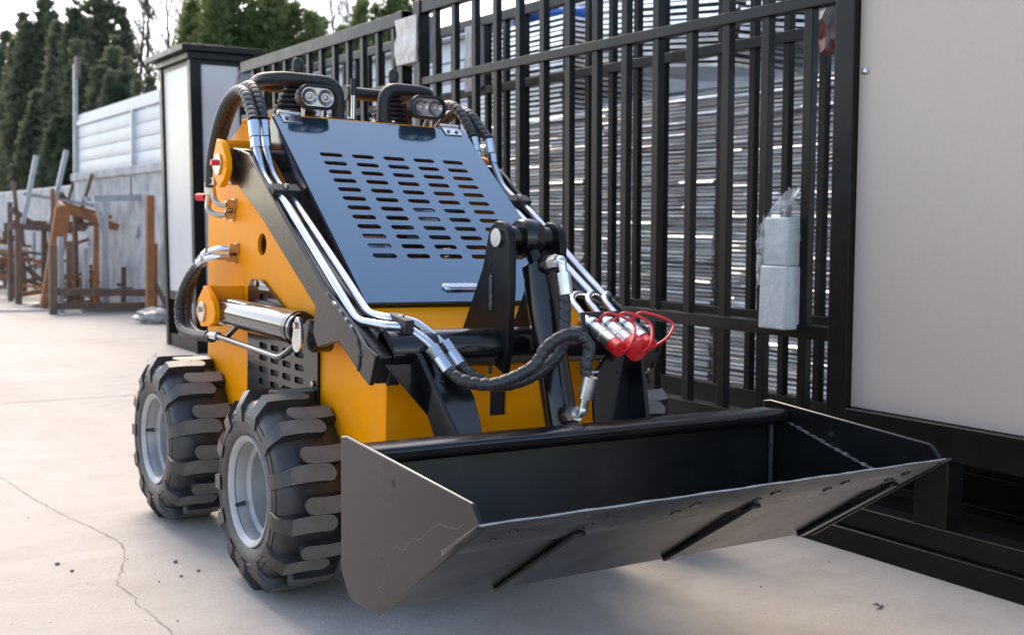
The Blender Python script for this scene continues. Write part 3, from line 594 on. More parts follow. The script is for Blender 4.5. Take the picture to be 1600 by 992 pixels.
# engine seen through the slots
eng = part(MB().span((-.25, .55, .45), (.25, 1.2, .95)), 'engine_block', 'engine', bevel=.02)
part(MB().cyl((-.25, .45, .85), (.2, .45, .85), .09), 'air_filter', 'engine'); part(MB().cyl((.05, .75, 1.12), (.3, .75, 1.12), .08), 'muffler', 'zinc')
part(MB().cyl((-.3, .6, 1.02), (-.05, .6, 1.02), .06), 'fuel_canister', 'pipe'); part(MB().span((-.36, .1, .5), (.36, 1.4, .52)), 'floor_tray', 'dark')
part(MB().span((.1, .5, .95), (.32, .7, 1.0)), 'engine_cover', 'zinc', bevel=.01)
# hood with real slots
sl = Vector((0, -(.868-.138), -(1.47-.882))).normalized(); hn = Vector((0, -sl.z*-1, 0)); hn = Vector((0, sl.z, -sl.y)).normalized()
if hn.z < 0: hn = -hn
h0 = Vector((0, .868, 1.47)); HL = .937
def hmap(u, v, t): q = h0+sl*v+hn*(t+.004); return (u, q.y, q.z)
pu = .117; us = [-.374]+[-.2925+pu*i for i in range(6)]+[.374]; rows = 12; r0, rp = .2135-.0235, .0468
vs = [0]+[r0+rp*i for i in range(rows+1)]+[HL]
holes = {(i, j): (.082, .0215, 'slot') for i in range(1, 6) for j in range(1, rows+1)}
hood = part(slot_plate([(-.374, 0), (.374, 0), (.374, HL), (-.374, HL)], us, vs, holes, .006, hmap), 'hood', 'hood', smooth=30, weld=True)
fl = MB()
def hq(v, d): q = h0+sl*v+hn*(.004-d); return (q.y, q.z)
fl.prism([hq(0, 0), hq(HL, 0), hq(HL, .05), hq(.05, .10)], -.3785, -.3745); both(fl, 'hood_side', 'black')
part(MB().prism([hq(HL, -.004), hq(HL+.004, -.004), hq(HL+.004, .028), hq(HL, .028)], -.374, .374), 'hood_lip', 'black')
for s in (-1, 1):
    hb_ = MB(); c = h0+sl*.012+hn*.012
    hb_.add([(s*.315+x, (h0+sl*v+hn*t).y, (h0+sl*v+hn*t).z) for x in (-.035, .035) for v in (-.012, .042) for t in (.0105, .0145)], [(0, 1, 3, 2), (4, 6, 7, 5), (0, 4, 5, 1), (2, 3, 7, 6), (0, 2, 6, 4), (1, 5, 7, 3)])
    hg = part(hb_, 'hinge', 'zinc', bevel=.001)
    q = h0+sl*-.012+hn*.014; MB().cyl((s*.315-.04, q.y, q.z), (s*.315+.04, q.y, q.z), .007, 12).build('hinge_knuckle', 'zinc', hg)
    for x in (-.017, .017):
        q = h0+sl*.024+hn*.0145; MB().cyl((s*.315+x, q.y, q.z), Vector((s*.315+x, q.y, q.z))+hn*.004, .007, 10).build('screw', 'weld', hg)
lq = lambda u, v, t: (u, (h0+sl*v+hn*t).y, (h0+sl*v+hn*t).z)
lt = MB(); ring = [(.062*math.copysign(1, math.cos(a))*0+ (.052 if math.cos(a) > 0 else -.052)+.015*math.cos(a), .015*math.sin(a)) for a in [k*math.pi/8+.01 for k in range(16)]]
lt.add([lq(-.03+u, .877+v, t) for t in (.0102, .018) for u, v in ring], [tuple(range(16)), tuple(range(16, 32))]+[(i, (i+1) % 16, 16+(i+1) % 16, 16+i) for i in range(16)])
lo = part(lt, 'hood_latch', 'zinc', bevel=.002); MB().add([lq(-.03+u*.8, .877+v*.55, t) for t in (.0182, .021) for u, v in ring], [tuple(range(16)), tuple(range(16, 32))]+[(i, (i+1) % 16, 16+(i+1) % 16, 16+i) for i in range(16)]).build('latch_handle', 'pipe', lo, bevel=.001)

# side grille
gp = [(1.05, .30), (1.05, .884), (1.02, .917), (.922, .919), (.443, .723), (.435, .30)]
us = [.43+.104*i for i in range(7)]; vs = [.30+.0415*i for i in range(16)]
hol = {(i, j): (.074, .021, 'slot') for i in range(0, 6) for j in range(0, 15)}
gr = slot_plate([q for q in gp][::-1], us, vs, hol, .004, lambda u, v, t: (-.3865+t, u, v))
ga, gb = both(gr, 'side_grille', 'black', smooth=30, weld=True)
for s, o in ((-1, ga), (1, gb)):
    for (y, z) in ((.964, .905), (.47, .615), (1.035, .615)): MB().cyl((s*.3868, y, z), (s*.393, y, z), .010, 8).build('bolt', 'brass', o)
gi = MB().prism([(y_*.985+.011, z_*.985+.008) for y_, z_ in gp], -.3775, -.3745); both(gi, 'grille_shade_sheet', 'dark')  # dark sheet stands in for the shade inside the body

# wheels
def tyre_prof():
    P = [(-.100, .168), (-.112, .185), (-.118, .21), (-.118, .235), (-.108, .262), (-.092, .277), (-.05, .285), (0, .287), (.05, .285), (.092, .277), (.108, .262), (.118, .235), (.118, .2), (.100, .168)]
    return P
def rim_prof(): return [(-.098, .150), (-.108, .158), (-.112, .170), (-.104, .172), (-.100, .166), (-.094, .152), (-.075, .146), (-.06, .144), (-.05, .132), (-.0, .128), (.03, .124), (.035, .11), (.03, .06), (.02, .055), (.02, 0)]
def lug_data():
    mb = MB(); n = 17
    for (x0, x1, w0) in ((-.123, .052, .0285),):
        rows_ = []
        for k in range(n):
            t = (k/(n-1))**.8; x = x0+(x1-x0)*t
            top = .3105-.0008*(abs(x)/.1)**2 if x > -.092 else .3085-(-.092-x)*1.55
            base = (.28 if x > -.085 else .272-(-.085-x)*1.5)
            wd = w0*(1 if t < .86 else math.sqrt(max(.05, 1-((t-.86)/.143)**2)))*(.80+.20*min(1, t*4))
            ang = .13*t-.11*t*t
            rows_.append([(x, ang-wd/base, base), (x, ang-wd*.9/top, top), (x, ang+wd*.9/top, top), (x, ang+wd/base, base)])
        vs_ = [(x, r*math.sin(a), r*math.cos(a)) for row in rows_ for (x, a, r) in row]
        fs_ = [(4*i+j, 4*i+j+1, 4*i+5+j, 4*i+4+j) for i in range(n-1) for j in range(3)]+[(0, 1, 2, 3), tuple(4*(n-1)+j for j in range(4))]
        mb.add(vs_, fs_)
    return mb
lug_o = lug_data().build('tread_lug', 'rubber', smooth=40); LUG = lug_o.data; LUG.materials.append(M['lug'])
for pf in LUG.polygons:
    c_ = pf.center; n_r = (c_.y*pf.normal.y+c_.z*pf.normal.z)/max(1e-6, math.hypot(c_.y, c_.z))
    if n_r > .75 and math.hypot(c_.y, c_.z) > .295: pf.material_index = 1
bpy.data.objects.remove(lug_o)
NL = 13
wheel_lab = {(-1, 0): 'front wheel on the visible side, nearest the bucket', (-1, 1): 'rear wheel on the visible side', (1, 0): 'front wheel mostly hidden behind the bucket and far arm', (1, 1): 'hidden rear wheel on the gate side'}
for s in (-1, 1):
    for k, y in enumerate((.498, 1.494)):
        mb = MB().lathe([(a, r) for a, r in rim_prof()], (0, 0, 0), (1, 0, 0), 56)
        mb.lathe([(.03, .11), (.06, .118), (.095, .15), (.108, .16), (.11, .168)], (0, 0, 0), (1, 0, 0), 48)
        wo = part(mb, 'wheel', 'rim', smooth=40); wo.location = Vector(OFF)+Vector((s*.478, y, .29)); wo.rotation_euler = (R(17+31*k), 0, 0 if s < 0 else math.pi); wo['label'] = wheel_lab[(s, k)]
        MB().lathe(tyre_prof(), (0, 0, 0), (1, 0, 0), 72).build('tyre', 'rubber', wo, smooth=60)
        MB().tube([(-.07, .10, -.10), (-.10, .107, -.11)], [.007, .006], 8).build('valve_stem', 'foam', wo)
        for rr_, xx in ((.243, -.1165), (.222, -.1185)): MB().lathe([(xx, rr_-.0016), (xx-.002, rr_), (xx, rr_+.0016)], (0, 0, 0), (1, 0, 0), 60).build('sidewall_ring', 'rubber', wo)
        for a in range(NL):
            for side_ in (0, 1):
                o = bpy.data.objects.new('tread_lug', LUG); col.objects.link(o); o.parent = wo
                ang = 2*math.pi*(a+.5*side_)/NL
                o.rotation_euler = (ang, 0, 0) if side_ == 0 else (ang, 0, math.pi)
        hb_ = MB(); hr_ = random.Random(k*7+s)
        for q in range(90):
            a = hr_.uniform(0, 6.283); x_, r_ = hr_.choice(((-.119, .215), (-.118, .24), (-.108, .264), (-.06, .286), (.06, .286), (-.09, .31), (.0, .311))); d_ = hr_.uniform(.006, .013)
            c0_ = Vector((x_, r_*math.sin(a), r_*math.cos(a))); c1_ = c0_+Vector((-d_ if x_ < -.1 else 0, math.sin(a)*d_*(.3 if x_ < -.1 else 1), math.cos(a)*d_*(.3 if x_ < -.1 else 1)))+Vector((0, hr_.gauss(0, .002), hr_.gauss(0, .002)))
            hb_.tube([c0_, c1_], .0006, 4, False)
        o = hb_.build('rubber_vents', 'rubber', wo, smooth=0); o['kind'] = 'stuff'
        part(MB().cyl((s*.36, y, .29), (s*.46, y, .29), .06), 'axle_hub', 'black')

sw = empty('spare_wheel', (.90, .59, 0)); tag(sw, 'spare lugged wheel standing between the loader and the gate', 'wheel')
rm_ = MB().lathe(rim_prof(), (0, 0, 0), (1, 0, 0), 48).build('rim', 'rim', sw, smooth=40); rm_.location = (0, 0, .311); rm_.rotation_euler = (.2, 0, math.pi)
ty = MB().lathe(tyre_prof(), (0, 0, 0), (1, 0, 0), 64).build('tyre', 'rubber', sw, smooth=60); ty.location = (0, 0, .311)
for a in range(NL):
    for side_ in (0, 1):
        o = bpy.data.objects.new('tread_lug', LUG); col.objects.link(o); o.parent = ty; o.rotation_euler = (2*math.pi*(a+.5*side_)/NL, 0, 0 if side_ == 0 else math.pi)
# arms
arm_poly = [(.93, 1.335), (.848, 1.352), (.77, 1.335), (.467, 1.129), (.173, .938), (-.02, .842), (-.10, .79), (-.166, .772), (-.132, .689), (-.082, .71), (.062, .789), (.204, .758), (.237, .797), (.225, .876), (.653, 1.129), (.876, 1.238), (.94, 1.27)]
mb = MB().prism(arm_poly, -.492, -.478)
ar = both(mb, 'lift_arm', 'armgrey', bevel=.003)
beam_shape = [(.90, 1.29), (.848, 1.29), (.77, 1.235), (.66, 1.178), (.467, 1.092), (.173, .925), (-.02, .835), (-.162, .768), (-.128, .692), (-.04, .735), (.19, .865), (.653, 1.133), (.86, 1.24)]
both(MB().prism(beam_shape, -.4775, -.402), 'arm_beam', 'armgrey', bevel=.004)
wb = [(.14, .935), (.10, .912), (.06, .895), (.03, .878), (.0, .862), (-.03, .846), (-.06, .82), (-.075, .79), (-.075, .765), (-.065, .74)]
wp = smooth_path([(-.4905, y, z-.018) for y, z in wb], 6); both(MB().tube(wp, [.0065+.001*math.sin(i*.9) for i in range(len(wp))], 8), 'weld_bead', 'black')
both(MB().cyl((-.50, .913, 1.30), (-.385, .913, 1.30), .062, 28), 'pivot_bush', 'black')
# pivot bracket
def bracket(poly, x0, pin, wy, wz0, wz1, nm):
    both(MB().prism(poly, x0, x0+.022), nm, 'yellow', bevel=.003)
    both(MB().add([(x0+.023, wy, wz0), (x0+.023, wy, wz1), (-.375, wy-.03, wz1), (-.375, wy-.03, wz0), (x0+.023, wy+.016, wz0), (x0+.023, wy+.016, wz1), (-.375, wy-.014, wz1), (-.375, wy-.014, wz0)], [(0, 1, 2, 3), (4, 5, 6, 7), (0, 1, 5, 4), (2, 3, 7, 6), (1, 2, 6, 5), (0, 3, 7, 4)]), nm+'_web', 'yellow', bevel=.002)
    for s in (-1, 1):
        y, z = pin; mbp = MB().prism([(y+.03*math.cos(a)*(1.15 if math.sin(a) > 0 else 1)+(.004), z+.036*math.sin(a)) for a in [k*math.pi/8 for k in range(16)]], s*abs(x0-.0005), s*abs(x0-.008))
        pn_ = part(mbp, 'pin_plate', 'zinc', bevel=.0015)
        MB().cyl((s*abs(x0-.008), y+.012, z+.008), (s*abs(x0-.018), y+.012, z+.008), .010, 6).build('bolt', 'brass', pn_)
        if nm == 'pivot_bracket': MB().cyl((s*abs(x0-.008), y-.008, z+.004), (s*abs(x0-.032), y-.008, z+.004), .010, 10).build('grease_cap', 'red', pn_)
bracket([(.955, 1.392), (.905, 1.375), (.862, 1.325), (.858, 1.285), (.88, 1.255), (.93, 1.228), (.98, 1.262), (1.003, 1.302), (.985, 1.345)], -.535, (.925, 1.305), .995, 1.24, 1.392, 'pivot_bracket')
both(MB().add([(-.513, .99, 1.378), (-.375, .96, 1.378), (-.375, 1.02, 1.378), (-.513, 1.01, 1.378), (-.513, .99, 1.392), (-.375, .96, 1.392), (-.375, 1.02, 1.392), (-.513, 1.01, 1.392)], [(0, 1, 2, 3), (4, 5, 6, 7), (0, 1, 5, 4), (1, 2, 6, 5), (2, 3, 7, 6), (3, 0, 4, 7)]), 'bracket_top', 'yellow')
bracket([(1.142, .889), (1.085, .862), (1.042, .835), (1.022, .797), (1.04, .765), (1.09, .748), (1.172, .741), (1.228, .785), (1.205, .838)], -.515, (1.144, .795), 1.155, .742, .888, 'cylinder_bracket')
# lift cylinder on each side
for s in (-1, 1):
    x = s*.445
    cb = part(MB().cyl((x, 1.10, .799), (x, .415, .791), .052, 36), 'lift_cylinder', 'chrome', bevel=.004)
    MB().cyl((x, 1.19, .797), (x, 1.10, .799), .038, 24).build('rear_eye', 'black', cb)
    MB().lathe([(0, .02), (0, .0545), (.03, .0545), (.03, .02)], (x, .44, .7915), (0, 1, 0), 36).build('gland', 'black', cb)
    MB().cyl((x, .415, .79), (x, .30, .782), .025, 20).build('rod', 'pipe', cb)
    MB().prism([(.30+.05*math.cos(a), .782+.05*math.sin(a)) for a in [k*math.pi/10 for k in range(20)]], x-.03, x+.03).build('rod_eye', 'black', cb)
    pp = part(MB().prism([(.33+.034*math.cos(a), .765+.034*math.sin(a)) for a in [math.pi*1.0+k*math.pi/8 for k in range(9)]]+[(.325+.022*math.cos(a), .815+.022*math.sin(a)) for a in [k*math.pi/8 for k in range(9)]], s*.4925, s*.505), 'pin_plate', 'zinc', bevel=.002)
    MB().cyl((s*.505, .322, .812), (s*.515, .322, .812), .011, 6).build('bolt', 'brass', pp)
    tb = part(pipe_mesh([(s*.50, 1.03, .718), (s*.50, .47, .700), (s*.49, .40, .735), (s*.46, .385, .76)], .0095, .04), 'cylinder_pipe', 'chrome')
    MB().tube([(s*.49, .985, .712), (s*.47, .93, .757)], .009, 8).build('pipe_stay', 'black', tb)
    part(MB().cyl((s*.50, 1.10, .716), (s*.50, 1.03, .718), .016, 6), 'hose_fitting', 'pipe')

# chassis hoses (both sides), ports and fittings
def port(x0, y, z, s, d=(0, 1, 0)):
    o = part(MB().cyl((s*.375, y, z), (s*.383, y, z), .024, 20), 'port_flange', 'brass')
    MB().cyl((s*.383, y, z), (s*.408, y, z), .018, 6).build('hex_nut', 'brass', o); return o
for s in (-1, 1):
    for (y, z, dz, xo) in ((1.22, 1.178, .04, 0), (1.235, 1.142, .0, .028)):
        po = port(.374, y, z, s)
        MB().tube(smooth_path([(s*.405, y, z), (s*(.425+xo*.4), y+.02, z), (s*(.435+xo*.6), y+.05, z+.02), (s*(.44+xo*.2), y+.06, z+.07)], 5), .0115, 10).build('elbow', 'brass', po)
        MB().cyl((s*(.44+xo*.2), y+.06, z+.07), (s*(.44+xo*.2), y+.062, z+.115), .0185, 8).build('ferrule', 'brass', po)
    part(hose_mesh([(s*.446, 1.285, 1.24), (s*.445, 1.275, 1.34), (s*.442, 1.22, 1.45), (s*.442, 1.13, 1.53), (s*.442, 1.02, 1.563), (s*.444, .93, 1.545), (s*.45, .865, 1.49), (s*.458, .815, 1.447)]), 'hydraulic_hose', 'hose')
    part(hose_mesh([(s*.44, 1.295, 1.28), (s*.42, 1.275, 1.37), (s*.405, 1.22, 1.48), (s*.40, 1.12, 1.565), (s*.40, 1.02, 1.585), (s*.402, .95, 1.56), (s*.408, .885, 1.50), (s*.413, .848, 1.452)]), 'hydraulic_hose', 'hose')
    for (x, y, z) in ((.459, .812, 1.445), (.413, .846, 1.450)):
        a = Vector((s*x, y, z)); d = Vector((s*.002, -.30, -.95)).normalized()
        fo = part(MB().cyl(a, a+d*.055, .0195, 20), 'hose_ferrule', 'pipe')
        MB().cyl(a+d*.058, a+d*.092, .019, 6).build('hex_nut', 'pipe', fo)
    part(pipe_mesh([(s*.46, .785, 1.36), (s*.462, .725, 1.275), (s*.462, .66, 1.235), (s*.461, .53, 1.166+.01), (s*.461, .174, .952), (s*.462, .01, .848), (s*.42, -.10, .842), (s*.372, -.115, .838), (s*.335, -.175, .80), (s*.315, -.215, .755)], .0125), 'steel_pipe', 'pipe') if s < 0 else part(pipe_mesh([(s*.46, .785, 1.36), (s*.462, .725, 1.275), (s*.462, .66, 1.235), (s*.461, .53, 1.176), (s*.461, .174, .952), (s*.458, .05, .882)], .0125), 'steel_pipe', 'pipe')
    part(pipe_mesh([(s*.414, .815, 1.365), (s*.416, .75, 1.278), (s*.416, .69, 1.237), (s*.416, .56, 1.178), (s*.416, .185, .957), (s*.417, .03, .865), (s*.39, -.065, .858), (s*.335, -.085, .852), (s*.29, -.155, .80), (s*.268, -.195, .765)], .0125), 'steel_pipe', 'pipe') if s < 0 else part(pipe_mesh([(s*.414, .815, 1.365), (s*.416, .75, 1.278), (s*.416, .69, 1.237), (s*.416, .56, 1.178), (s*.416, .185, .957), (s*.413, .06, .888)], .0125), 'steel_pipe', 'pipe')
    q = Vector((s*.44, .588, 1.210)); d = Vector((0, -.86, -.51))
    rm = Matrix.Rotation(math.atan2(.51, .86), 3, 'X')
    cl = part(MB().box(q+Vector((0, 0, .002)), (.094, .045, .034), rm), 'pipe_clamp', 'foam', bevel=.003)
    MB().cyl(q+Vector((0, -.010, .015)), q+Vector((0, -.013, .026)), .009, 12).build('clamp_bolt', 'zinc', cl)
cl = part(MB().box((-.382, -.095, .842), (.028, .10, .052), Matrix.Rotation(.15, 3, 'X')), 'pipe_clamp', 'foam', bevel=.003)
MB().cyl((-.382, -.095, .867), (-.382, -.095, .873), .009, 12).build('clamp_bolt', 'zinc', cl)
# lower hoses
for dx, dz in ((0, 0), (-.035, -.03)):
    po = port(.374, 1.19-dz*.4, 1.018+dz, -1)
    MB().tube(smooth_path([(-.405, 1.19-dz*.4, 1.018+dz), (-.44+dx*.3, 1.21, 1.018+dz), (-.455+dx*.5, 1.27, 1.005+dz)], 5), .0115, 10).build('elbow', 'pipe', po)
    MB().cyl((-.455+dx*.5, 1.265, 1.006+dz), (-.46+dx*.6, 1.31, .985+dz), .0185, 8).build('ferrule', 'pipe', po)
    part(hose_mesh([(-.459+dx*.6, 1.30, .99+dz), (-.462+dx*.7, 1.39, .94+dz), (-.465+dx*.8, 1.46, .86+dz*.6), (-.467+dx*.8, 1.488, .78), (-.472+dx*.8, 1.44, .722+dz*.2), (-.485+dx*.4, 1.30, .70), (-.497, 1.10-dz, .708)]), 'hydraulic_hose', 'hose')
rc = part(MB().cyl((-.452, 1.315, 1.205), (-.47, 1.355, 1.205), .014, 10), 'red_plug', 'red')

# front cross tube, attachment frame
part(MB().cyl((-.44, -.115, .778), (.44, -.115, .778), .054, 32), 'cross_tube', 'black')
for s in (-1, 1):
    part(MB().prism([(-.085, .842), (-.172, .772), (-.128, .685), (-.04, .735)], s*.4015, s*.44), 'arm_end_box', 'black', bevel=.003)
    part(MB().prism([(s*.47, .748), (s*.35, .748), (s*.285, .58), (s*.30, .565)], -.178, -.168, 'y'), 'gusset', 'black', bevel=.002)
    part(MB().add([(s*x, y, z) for x, y, z in ((.385, -.135, .775), (.385, -.195, .775), (.315, -.335, .52), (.315, -.19, .52), (.37, -.135, .775), (.37, -.195, .775), (.30, -.335, .52), (.30, -.19, .52))], [(0, 1, 2, 3), (4, 5, 6, 7), (0, 1, 5, 4), (1, 2, 6, 5), (2, 3, 7, 6), (3, 0, 4, 7)]), 'web_plate', 'black', bevel=.002)
    pts_ = [(.36, .76), (.27, .74), (.225, .70), (.205, .65), (.195, .58), (.19, .46), (.30, .46), (.315, .56)]
    n_ = len(pts_); part(MB().add([(s*a, -.165-(.76-b)*.28, b) for a, b in pts_]+[(s*a, -.15-(.76-b)*.28, b) for a, b in pts_], [tuple(range(n_)), tuple(range(n_, 2*n_))]+[(i, (i+1) % n_, n_+(i+1) % n_, n_+i) for i in range(n_)]), 'attach_plate', 'black', bevel=.002)
    wp = smooth_path([(s*.302, -.18, .70), (s*.297, -.185, .65), (s*.288, -.18, .59)], 8); part(MB().tube(wp, [.006+.003*math.sin(i*2.1) for i in range(len(wp))], 8), 'weld_bead', 'weld')
# tilt cylinder tower
tw_ = [(-.075, 1.09), (-.09, 1.118), (-.118, 1.132), (-.15, 1.128), (-.178, 1.105), (-.188, 1.07), (-.192, .95), (-.186, .78), (-.17, .705), (-.09, .74), (.03, .80), (.055, .815), (-.05, 1.0)]
for s in (-1, 1):
    tp = part(MB().prism(tw_, s*.098, s*.075), 'tower_plate', 'satin', bevel=.003)
    MB().cyl((s*.0985, -.13, 1.085), (s*.108, -.13, 1.085), .026, 24).build('pin_head', 'zinc', tp)
    MB().cyl((s*.0985, -.09, 1.01), (s*.1, -.09, 1.01), .006, 10).build('hole', 'dark', tp)
    for za, zb in ((.98, .88), (.80, .70)): MB().tube([(s*.1, -.10-(.98-z)*.02, z) for z in [za+(zb-za)*k/10 for k in range(11)]], [.004+.003*abs(math.sin(k*1.3)) for k in range(11)], 8).build('weld_bead', 'weld', tp)
part(MB().cyl((-.0745, -.13, 1.085), (.0745, -.13, 1.085), .034, 24), 'tower_pin', 'black')
tc_ = part(MB().tube([(0, -.185, 1.01), (0, -.345, .50)], .046, 36), 'tilt_cylinder', 'black', bevel=.004)
MB().lathe([(-.032, .03), (-.032, .05), (-.02, .056), (.02, .056), (.032, .05), (.032, .03)], (0, -.13, 1.085), (1, 0, 0), 28).build('eye', 'black', tc_)
MB().cyl((0, -.14, 1.07), (0, -.19, 1.0), .022, 16).build('neck', 'black', tc_)
def elbow(p0, p1, p2, nm='port_elbow'):
    p0, p1, p2 = Vector(p0), Vector(p1), Vector(p2); d = (p1-p0).normalized()
    o = part(MB().cyl(p0, p0+d*.022, .027, 20), nm, 'black'); MB().cyl(p0+d*.022, p0+d*.056, .021, 6).build('hex_nut', 'pipe', o)
    MB().tube(smooth_path([p0+d*.05, p1, p1.lerp(p2, .35), p2], 5), .0125, 12).build('elbow', 'pipe', o); e = (p2-p1).normalized()
    MB().cyl(p2-e*.005, p2+e*.055, .0205, 16).build('ferrule', 'pipe', o)
elbow((-.005, -.225, 1.012), (.005, -.292, 1.028), (.008, -.298, .99))
elbow((-.012, -.352, .61), (-.012, -.425, .628), (-.006, -.432, .672))
part(hose_mesh([(-.312, -.225, .738), (-.292, -.275, .712), (-.23, -.33, .705), (-.14, -.37, .748), (-.10, -.385, .805), (-.045, -.41, .838), (.0, -.43, .81), (-.008, -.433, .76), (-.006, -.432, .73)], .0165), 'hydraulic_hose', 'hose')
part(hose_mesh([(-.264, -.205, .748), (-.245, -.245, .718), (-.19, -.285, .693), (-.10, -.31, .715), (-.02, -.325, .775), (.0, -.32, .85), (.01, -.305, .91), (.009, -.299, .94)], .0165), 'hydraulic_hose', 'hose')
for a, b in (((-.335, -.185, .79), (-.313, -.225, .738)), ((-.287, -.165, .80), (-.265, -.205, .748))):
    a, b = Vector(a), Vector(b); d = (b-a).normalized(); o = part(MB().cyl(a, a+d*.032, .021, 6), 'hose_nut', 'pipe'); MB().cyl(a+d*.034, b+d*.008, .021, 18).build('ferrule', 'pipe', o)
MB_ = MB().tube([(-.012, -.44, .735), (.02, -.45, .738)], .004, 6); part(MB_, 'cable_tie', 'zinc')

# auxiliary couplers
bp_ = part(MB().add([(.215, -.10, .870), (.40, -.10, .872), (.365, -.175, .80), (.185, -.175, .795), (.215, -.094, .866), (.40, -.094, .868), (.365, -.169, .796), (.185, -.169, .791)], [(0, 1, 2, 3), (4, 5, 6, 7), (0, 1, 5, 4), (1, 2, 6, 5), (2, 3, 7, 6), (3, 0, 4, 7)]), 'coupler_plate', 'black', bevel=.004)
cdir = Vector((-.05, -.82, -.33)).normalized()
for i, (x, rcap, Lc) in enumerate(((.235, .023, .155), (.297, .034, .165), (.362, .020, .135))):
    a = Vector((x, -.135, .833)); o = part(MB().lathe([(0, .0), (0, .026), (.012, .026), (.012, .018), (.03, .018), (.03, .024), (.075, .024), (.078, .021), (.082, .024), (Lc-.03, .024), (Lc-.028, 0)], a, cdir, 24), 'quick_coupler', 'pipe')
    c0 = a+cdir*(Lc-.035); MB().lathe([(0, 0), (0, rcap), (.038, rcap*1.05), (.042, rcap*.9), (.046, 0)], c0, cdir, 24).build('dust_cap', 'red', o)
    e = c0+cdir*.045
    st = a+cdir*.03+Vector((0, 0, .02)); sgn = (1, -1, 1)[i]
    MB().tube(smooth_path([st, st+Vector((.02, -.03, .03)), a+cdir*.1+Vector((.07*(1.3 if i == 2 else 1), -.02, .05)), e+Vector((.06 if i == 2 else .035, -.01, .03)), e+Vector((.012, -.004, .0)), e], 8), .0045, 8).build('cap_strap', 'red', o)
    back = a-cdir*.02
    part(pipe_mesh([back, back-cdir*.11+Vector((0, 0, .02)), back-cdir*.13+Vector((.05, .02, .03)), (.413+.02*i-.0, .055, .885)], .0105, .03), 'coupler_pipe', 'pipe')
    part(MB().cyl(back-cdir*.012, back+cdir*.018, .019, 6), 'coupler_nut', 'pipe')

# operator controls
hl = part(pipe_mesh([(-.105, .93, 1.475), (-.105, .93, 1.612), (-.305, .93, 1.612), (-.36, .99, 1.610), (-.34, 1.14, 1.61), (-.12, 1.14, 1.61)], .0235, .06), 'hand_rail', 'foam')
hr = part(pipe_mesh([(.075, .93, 1.475), (.075, .93, 1.612), (.245, .93, 1.612), (.295, .99, 1.61), (.27, 1.14, 1.61), (.035, 1.14, 1.61)], .0235, .06), 'hand_rail', 'foam')
MB().cyl((.02, 1.14, 1.61), (.036, 1.14, 1.61), .029, 20).build('end_cap', 'foam', hr)
for o_, x in ((hl, -.105), (hr, .075)):
    MB().span((x-.05, .89, 1.4825), (x+.05, .97, 1.489)).build('base_plate', 'black', o_, bevel=.002)
    for dx in (-.04, .04): MB().cyl((x+dx, .93, 1.489), (x+dx, .93, 1.498), .008, 6).build('bolt', 'brass', o_)
for x, y in ((-.225, 1.03), (.155, 1.03)):
    prof = [(0, .085)]
    for k in range(7): r = .084-.0075*k; prof += [(.008+.018*k, r), (.014+.018*k, r), (.019+.018*k, r-.014)]
    prof += [(.14, .02), (.15, 0)]
    bo = part(MB().lathe(prof, (x, y, 1.482), (0, 0, 1), 32), 'joystick_boot', 'foam')
    MB().cyl((x, y, 1.62), (x+.005, y-.01, 1.665), .008, 12).build('stick', 'pipe', bo); MB().lathe([(0, .012), (.006, .018), (.03, .021), (.045, .018), (.055, .008), (.056, 0)], (x+.005, y-.01, 1.645), (0, 0, 1), 18).build('knob', 'foam', bo)
lv = part(MB().cyl((-.012, 1.0, 1.48), (-.012, 1.0, 1.60), .008, 12), 'lever', 'pipe'); MB().cyl((-.012, 1.0, 1.585), (-.012, 1.0, 1.645), .011, 14).build('grip', 'foam', lv)
for x in (-.216, .216):
    c = Vector((x, .865, 1.548)); n_ = 28
    def oval(w_, h_, y): return [(c.x+(w_-h_)*(1 if math.cos(a) > 0 else -1)*(.999 if abs(math.cos(a)) > 1e-6 else 0)+h_*math.cos(a), y, c.z+h_*math.sin(a)) for a in [2*math.pi*(k+.5)/n_ for k in range(n_)]]
    rings = [oval(.073, .043, c.y-.0), oval(.073, .043, c.y-.022), oval(.064, .034, c.y-.026), oval(.062, .032, c.y-.014), oval(.035, .016, c.y+.07), oval(.066, .038, c.y+.03)]
    order = [4, 5, 0, 1, 2, 3]; V = []; F = []
    for r_ in order: V += rings[r_]
    for i in range(len(order)-1): F += [(i*n_+k, i*n_+(k+1) % n_, (i+1)*n_+(k+1) % n_, (i+1)*n_+k) for k in range(n_)]
    F.append(tuple(range(n_)))
    lo_ = part(MB().add(V, F), 'work_lamp', 'foam')
    V = oval(.0615, .0315, c.y-.0142); MB().add(V, [tuple(range(n_))]).build('reflector', 'lens', lo_, smooth=0)
    for dx in (-.029, .029): MB().lathe([(0, .028), (.008, .026), (.002, .018), (-.004, .012), (.005, .009), (.006, .0)], (c.x+dx, c.y-.0145, c.z), (0, -1, 0), 24).build('lens', 'lens', lo_)
    for dx in (-.04, .03): MB().bar((c.x+dx, c.y+.02, 1.482), (c.x+dx, c.y+.015, 1.52), .012, .004).build('bracket', 'zinc', lo_)
for x in (-.03, .345): part(MB().cyl((x*1.0+.0, .07, .822), (x, .062, .832), .010, 8), 'nose_bolt', 'zinc')
part(MB().cyl((-.33, .07, .825), (-.33, .06, .833), .011, 8), 'nose_bolt', 'zinc')

